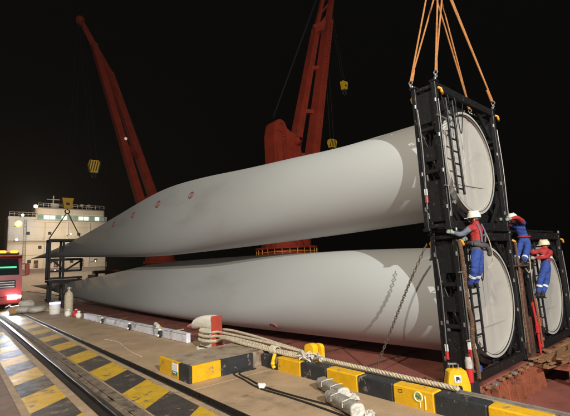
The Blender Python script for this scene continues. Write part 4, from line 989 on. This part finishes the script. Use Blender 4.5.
# ================================================================== PEOPLE
def person(name_label, J, bones, rad, mats, facing, helmet_mat, bands=(), extra=None):
    """J joints (world), bones [(a, b, material)], one skinned surface with the clothing as material regions"""
    names = list(J); idx = {n: i for i, n in enumerate(names)}
    me = bpy.data.meshes.new('person'); base = Vector(J['base'])
    me.from_pydata([Vector(J[n])-base for n in names if n != 'base'], [], [])
    names = [n for n in names if n != 'base']; idx = {n: i for i, n in enumerate(names)}
    me = bpy.data.meshes.new('person')
    me.from_pydata([Vector(J[n])-base for n in names], [(idx[a], idx[c]) for a, c, _ in bones], [])
    tmp = bpy.data.objects.new('person_skeleton', me); COL.objects.link(tmp)
    sk = tmp.modifiers.new('skin', 'SKIN'); sk.branch_smoothing = .6
    for n in names:
        v = me.skin_vertices[0].data[idx[n]]; r = rad[n]; v.radius = (r, r) if not isinstance(r, tuple) else r
        v.use_root = (n == 'pelvis')
    ss = tmp.modifiers.new('sub', 'SUBSURF'); ss.levels = 3; ss.render_levels = 3
    dg = bpy.context.evaluated_depsgraph_get(); dg.update()
    body = bpy.data.meshes.new_from_object(tmp.evaluated_get(dg)); bpy.data.objects.remove(tmp)
    body.name = 'person'; body.materials.clear(); order = []
    for m_ in mats: body.materials.append(M[m_]); order.append(m_)
    from mathutils import noise as mn
    cloth_ix = [i for i, m_ in enumerate(mats) if m_ not in ('skin', 'boot')]
    nrm = [v.normal.copy() for v in body.vertices]; hz_ = J['neck'][2]-base.z-.02
    for v, n_ in zip(body.vertices, nrm):
        if v.co.z > hz_: continue
        q = v.co; a = mn.noise(Vector((q.x*9, q.y*9, q.z*22+base.x)))*.013 + mn.noise(Vector((q.x*20, q.y*20, q.z*34)))*.006
        v.co = q+n_*(a+.004)
    seg = [(Vector(J[a])-base, Vector(J[c])-base, order.index(k), (rad[a] if not isinstance(rad[a], tuple) else rad[a][0])) for a, c, k in bones]
    for p in body.polygons:
        best = 1e9; c = p.center
        for a, q, mi, r in seg:
            d = q-a; t = max(0, min(1, (c-a).dot(d)/max(d.length_squared, 1e-9))); e = (c-(a+d*t)).length - .35*r
            if e < best: best = e; p.material_index = mi
        p.use_smooth = True
    o = bpy.data.objects.new('person', body); COL.objects.link(o); o.location = base; ORG[o.name] = base.copy()
    tag(o, name_label, 'person', 'dock workers in red and blue')
    # hard hat
    h = Vector(J['head'])+Vector((0, 0, .035)); b = MB(); fx = Vector(facing).normalized()
    prof = [(.142, -.02), (.14, .03), (.125, .08), (.09, .118), (.045, .135), (0, .138)]
    b.lathe(prof, h, 20); b.lathe([(.136, -.018), (.148, -.026), (.152, -.020), (.14, -.004)], h+fx*.012, 20)
    b.bar(h+fx*.10+Vector((0, 0, .085)), h-fx*.10+Vector((0, 0, .085)), .03, .10); hm = b.build('hard_hat', helmet_mat, o)
    b = MB(); b.prism([(0, 0)]*0 or [(h.x+fx.x*.12-fx.y*.10, h.y+fx.y*.12+fx.x*.10), (h.x+fx.x*.20-fx.y*.06, h.y+fx.y*.20+fx.x*.06), (h.x+fx.x*.20+fx.y*.06, h.y+fx.y*.20-fx.x*.06), (h.x+fx.x*.12+fx.y*.10, h.y+fx.y*.12-fx.x*.10)], h.z-.03, h.z-.018, 'Z'); b.build('brim', helmet_mat, hm)
    # face: nose, eyes, ears on the turned head
    hd = Vector(J['head']); sd = Vector((-fx.y, fx.x, 0)); b = MB()
    b.ball(hd+fx*.105+Vector((0, 0, -.045)), .020, 8, 6, (1, 1, 1.4))
    for s_ in (-1, 1): b.ball(hd+sd*s_*.098+Vector((0, 0, -.04)), .028, 8, 6, (.6, .6, 1.3))
    b.build('face', 'skin', o)
    b = MB()
    for s_ in (-1, 1): b.ball(hd+fx*.095+sd*s_*.035+Vector((0, 0, -.015)), .012, 8, 6)
    b.build('eye', 'dark', o)
    b = MB(); b.lathe([(.108, -.05), (.112, -.01), (.10, .03)], hd-fx*.012, 16, 'Z', math.atan2(-fx.y, -fx.x)-1.5, math.atan2(-fx.y, -fx.x)+1.5); b.build('hair', 'dark', o)
    # gloved hands: palm, four unequal curled fingers and a side thumb
    for hn, en in (('hand_l', 'elbow_l'), ('hand_r', 'elbow_r')):
        p = Vector(J[hn]); d = (p-Vector(J[en])).normalized(); u = d.cross(Vector((0, 0, 1))).normalized(); v = u.cross(d)
        b = MB(); b.tube([p-d*.03, p+d*.03, p+d*.07], [.036, .044, .040], 10)
        for k in range(4):
            L = (.055, .066, .062, .048)[k]; q = p+d*.07+v*(k-1.5)*.021
            b.tube([q, q+d*L*.5+u*.012, q+d*L*.8+u*.035, q+d*L*.6+u*.058], [.012, .0115, .0105, .009], 7)
        q = p+d*.01+v*.038; b.tube([q, q+d*.03+v*.022+u*.015, q+d*.045+v*.02+u*.04], [.014, .013, .010], 7)
        b.build('glove', 'glove', o, angle=60)
    for kn, fn, t, r in bands:
        a, c = Vector(J[kn]), Vector(J[fn]); p = a.lerp(c, t); d = (c-a).normalized()
        b = MB(); b.tube([p-d*.026, p+d*.026], [r, r*.98], 14); b.build('reflective_band', 'reflect', o)
    # boots
    for fn, tn in (('ankle_l', 'toe_l'), ('ankle_r', 'toe_r')):
        a, c = Vector(J[fn]), Vector(J[tn]); d = (c-a); d.z = 0; d.normalize(); hl = a-d*.05
        s1 = Vector((0, 0, -.055)); b = MB()
        b.tube([hl+s1*.9, a+s1*.8, a+d*.10+s1, a+d*.18+s1*1.1, a+d*.215+s1*1.15], [.042, .055, .052, .047, .025], 10); b.tube([a+Vector((0, 0, .08)), a+s1*.5], [.058, .056], 12); bt = b.build('boot', 'boot', o, angle=60)
        b = MB(); b.bar(hl-d*.03+s1*1.75, a+d*.21+s1*1.9, .085, .022); b.build('sole', 'dark', bt)
    return o
BON = [('pelvis', 'waist', 'T'), ('waist', 'chest', 'J'), ('chest', 'neck', 'J'), ('neck', 'head', 'S'), ('head', 'crown', 'S'),
       ('chest', 'shoulder_l', 'J'), ('shoulder_l', 'elbow_l', 'A'), ('elbow_l', 'hand_l', 'A'), ('chest', 'shoulder_r', 'J'), ('shoulder_r', 'elbow_r', 'A'), ('elbow_r', 'hand_r', 'A'),
       ('pelvis', 'hip_l', 'T'), ('hip_l', 'knee_l', 'T'), ('knee_l', 'ankle_l', 'T'), ('ankle_l', 'toe_l', 'B'), ('pelvis', 'hip_r', 'T'), ('hip_r', 'knee_r', 'T'), ('knee_r', 'ankle_r', 'T'), ('ankle_r', 'toe_r', 'B')]
RAD = dict(pelvis=(.155, .125), waist=(.145, .115), chest=(.165, .125), neck=.062, head=(.088, .10), crown=.07, shoulder_l=.085, shoulder_r=.085, elbow_l=.058, elbow_r=.058, hand_l=.036, hand_r=.036,
           hip_l=.105, hip_r=.105, knee_l=.078, knee_r=.078, ankle_l=.062, ankle_r=.062, toe_l=.035, toe_r=.035)
def bones(J_, A_, T_, waist=None): 
    r = [(a, c, {'J': J_, 'A': A_, 'T': T_, 'S': 'skin', 'B': 'boot'}[k]) for a, c, k in BON]
    if waist: r[0] = ('pelvis', 'waist', waist)
    return r
J1 = dict(base=(8.45, 3.88, .98), pelvis=(8.56, 3.80, 1.68), waist=(8.63, 3.80, 1.86), chest=(8.76, 3.84, 2.14), neck=(8.84, 3.87, 2.33), head=(8.86, 3.90, 2.43), crown=(8.86, 3.90, 2.51),
    shoulder_l=(8.56, 3.86, 2.22), elbow_l=(8.38, 4.0, 2.06), hand_l=(8.20, 4.10, 2.12), shoulder_r=(8.97, 3.84, 2.24), elbow_r=(8.98, 4.02, 1.99), hand_r=(8.66, 4.04, 1.98),
    hip_l=(8.47, 3.80, 1.60), knee_l=(8.42, 3.83, 1.29), ankle_l=(8.46, 3.97, 1.02), toe_l=(8.50, 4.10, .97), hip_r=(8.66, 3.80, 1.60), knee_r=(8.65, 3.84, 1.29), ankle_r=(8.69, 3.97, 1.02), toe_r=(8.73, 4.10, .97))
J1['hip_l'] = (8.47, 3.80, 1.60)
w1 = person('worker in red jacket and blue trousers standing on the lower frame ladder', J1, bones('red_cloth', 'grey_cloth', 'blue', 'charcoal'), RAD, ['red_cloth', 'grey_cloth', 'blue', 'charcoal', 'skin', 'boot'], (-.35, .93, 0), 'helmet',
    [('knee_l', 'ankle_l', .45, .079), ('knee_r', 'ankle_r', .45, .079)])
b = MB(); b.tube([(8.46, 3.80, 1.86), (8.56, 3.66, 1.80), (8.72, 3.66, 1.80), (8.80, 3.80, 1.88), (8.72, 3.95, 1.88), (8.55, 3.95, 1.87), (8.46, 3.80, 1.86)], [.05, .06, .06, .05, .05, .05, .05], 10); b.tube(curve([(8.70, 3.65, 1.80), (8.80, 3.64, 1.70), (8.84, 3.66, 1.58)], 4), [.05]*8+[.03], 8); b.build('tied_jacket', 'charcoal', w1, angle=60)
b = MB()
for s_ in (-.11, .11): b.tube(curve([(8.66+s_*.7, 3.675, 1.88), (8.74+s_, 3.70, 2.10), (8.80+s_*.9, 3.78, 2.29)], 5), .016, 6)
b.tube([(8.64, 3.68, 2.02), (8.86, 3.69, 2.05)], .016, 6); b.build('harness', 'grey_cloth', w1)
b = MB(); b.tube(curve([(8.98, 3.80, 2.25), (9.06, 3.72, 1.9), (9.08, 3.70, 1.55), (9.0, 3.72, 1.38), (8.9, 3.76, 1.32)], 6), .012, 6); b.build('lanyard', 'rope', w1)
J2 = dict(base=(11.75, 4.1, 1.3), pelvis=(12.18, 4.06, 1.90), waist=(12.22, 4.08, 2.07), chest=(12.10, 4.12, 2.34), neck=(11.93, 4.14, 2.48), head=(11.78, 4.16, 2.55), crown=(11.72, 4.17, 2.63),
    shoulder_l=(11.93, 4.27, 2.44), elbow_l=(11.66, 4.30, 2.44), hand_l=(11.42, 4.26, 2.52), shoulder_r=(11.96, 3.96, 2.46), elbow_r=(11.62, 3.98, 2.58), hand_r=(11.36, 4.06, 2.54),
    hip_l=(12.12, 4.16, 1.82), knee_l=(11.93, 4.18, 1.60), ankle_l=(11.66, 4.18, 1.38), toe_l=(11.53, 4.2, 1.33), hip_r=(12.14, 3.97, 1.82), knee_r=(11.90, 3.97, 1.60), ankle_r=(11.66, 3.98, 1.38), toe_r=(11.53, 4.0, 1.33))
w2 = person('worker in blue overalls and red sleeves bending to the hung frame corner', J2, bones('blue', 'red_cloth', 'blue'), RAD, ['blue', 'red_cloth', 'skin', 'boot'], (-.9, .3, -.2), 'helmet',
    [('knee_l', 'ankle_l', .5, .079), ('knee_r', 'ankle_r', .5, .079)])
b = MB(); b.torus((12.22, 4.08, 2.06), .155, .022, 'Z', 18, 6); b.build('harness_belt', 'red_cloth', w2)
b = MB(); b.box((11.60, 4.08, 1.285), (.55, .36, .04)); b.box((11.60, 4.08, .6), (.10, .10, 1.33)); b.box((11.60, 4.08, -.58), (.2, .2, 1.06)); tag(b.build('timber_prop', 'rust_dark'), 'brown timber prop with a board on top under the bending worker', 'prop')
J3 = dict(base=(12.6, 3.9, .36), pelvis=(12.74, 3.82, 1.16), waist=(12.78, 3.80, 1.31), chest=(12.90, 3.80, 1.56), neck=(13.0, 3.82, 1.73), head=(13.04, 3.85, 1.80), crown=(13.06, 3.85, 1.87),
    shoulder_l=(12.74, 3.92, 1.65), elbow_l=(12.46, 4.00, 1.60), hand_l=(12.22, 4.06, 1.72), shoulder_r=(12.98, 3.68, 1.62), elbow_r=(12.66, 3.72, 1.47), hand_r=(12.42, 3.98, 1.46),
    hip_l=(12.66, 3.85, 1.08), knee_l=(12.56, 3.94, .80), ankle_l=(12.47, 4.0, .46), toe_l=(12.47, 4.10, .42), hip_r=(12.82, 3.80, 1.08), knee_r=(12.74, 3.84, .78), ankle_r=(12.56, 3.92, .46), toe_r=(12.56, 4.05, .42))
w3 = person('worker in red top and cream hard hat on the right-hand frame ladder', J3, bones('red_cloth', 'red_cloth', 'blue'), RAD, ['red_cloth', 'blue', 'skin', 'boot'], (-.6, .8, 0), 'helmet_cream',
    [('knee_l', 'ankle_l', .35, .08), ('knee_r', 'ankle_r', .35, .08), ('chest', 'waist', .5, .168)])
b = MB(); b.tube(curve([(12.2, 4.02, 1.98), (12.12, 3.98, 1.6), (12.06, 3.96, 1.25), (11.9, 3.96, 1.08), (11.8, 4.0, 1.2)], 6), .014, 6); tag(b.build('safety_line', 'rope'), 'white safety line looping between the two workers at the right', 'rope')
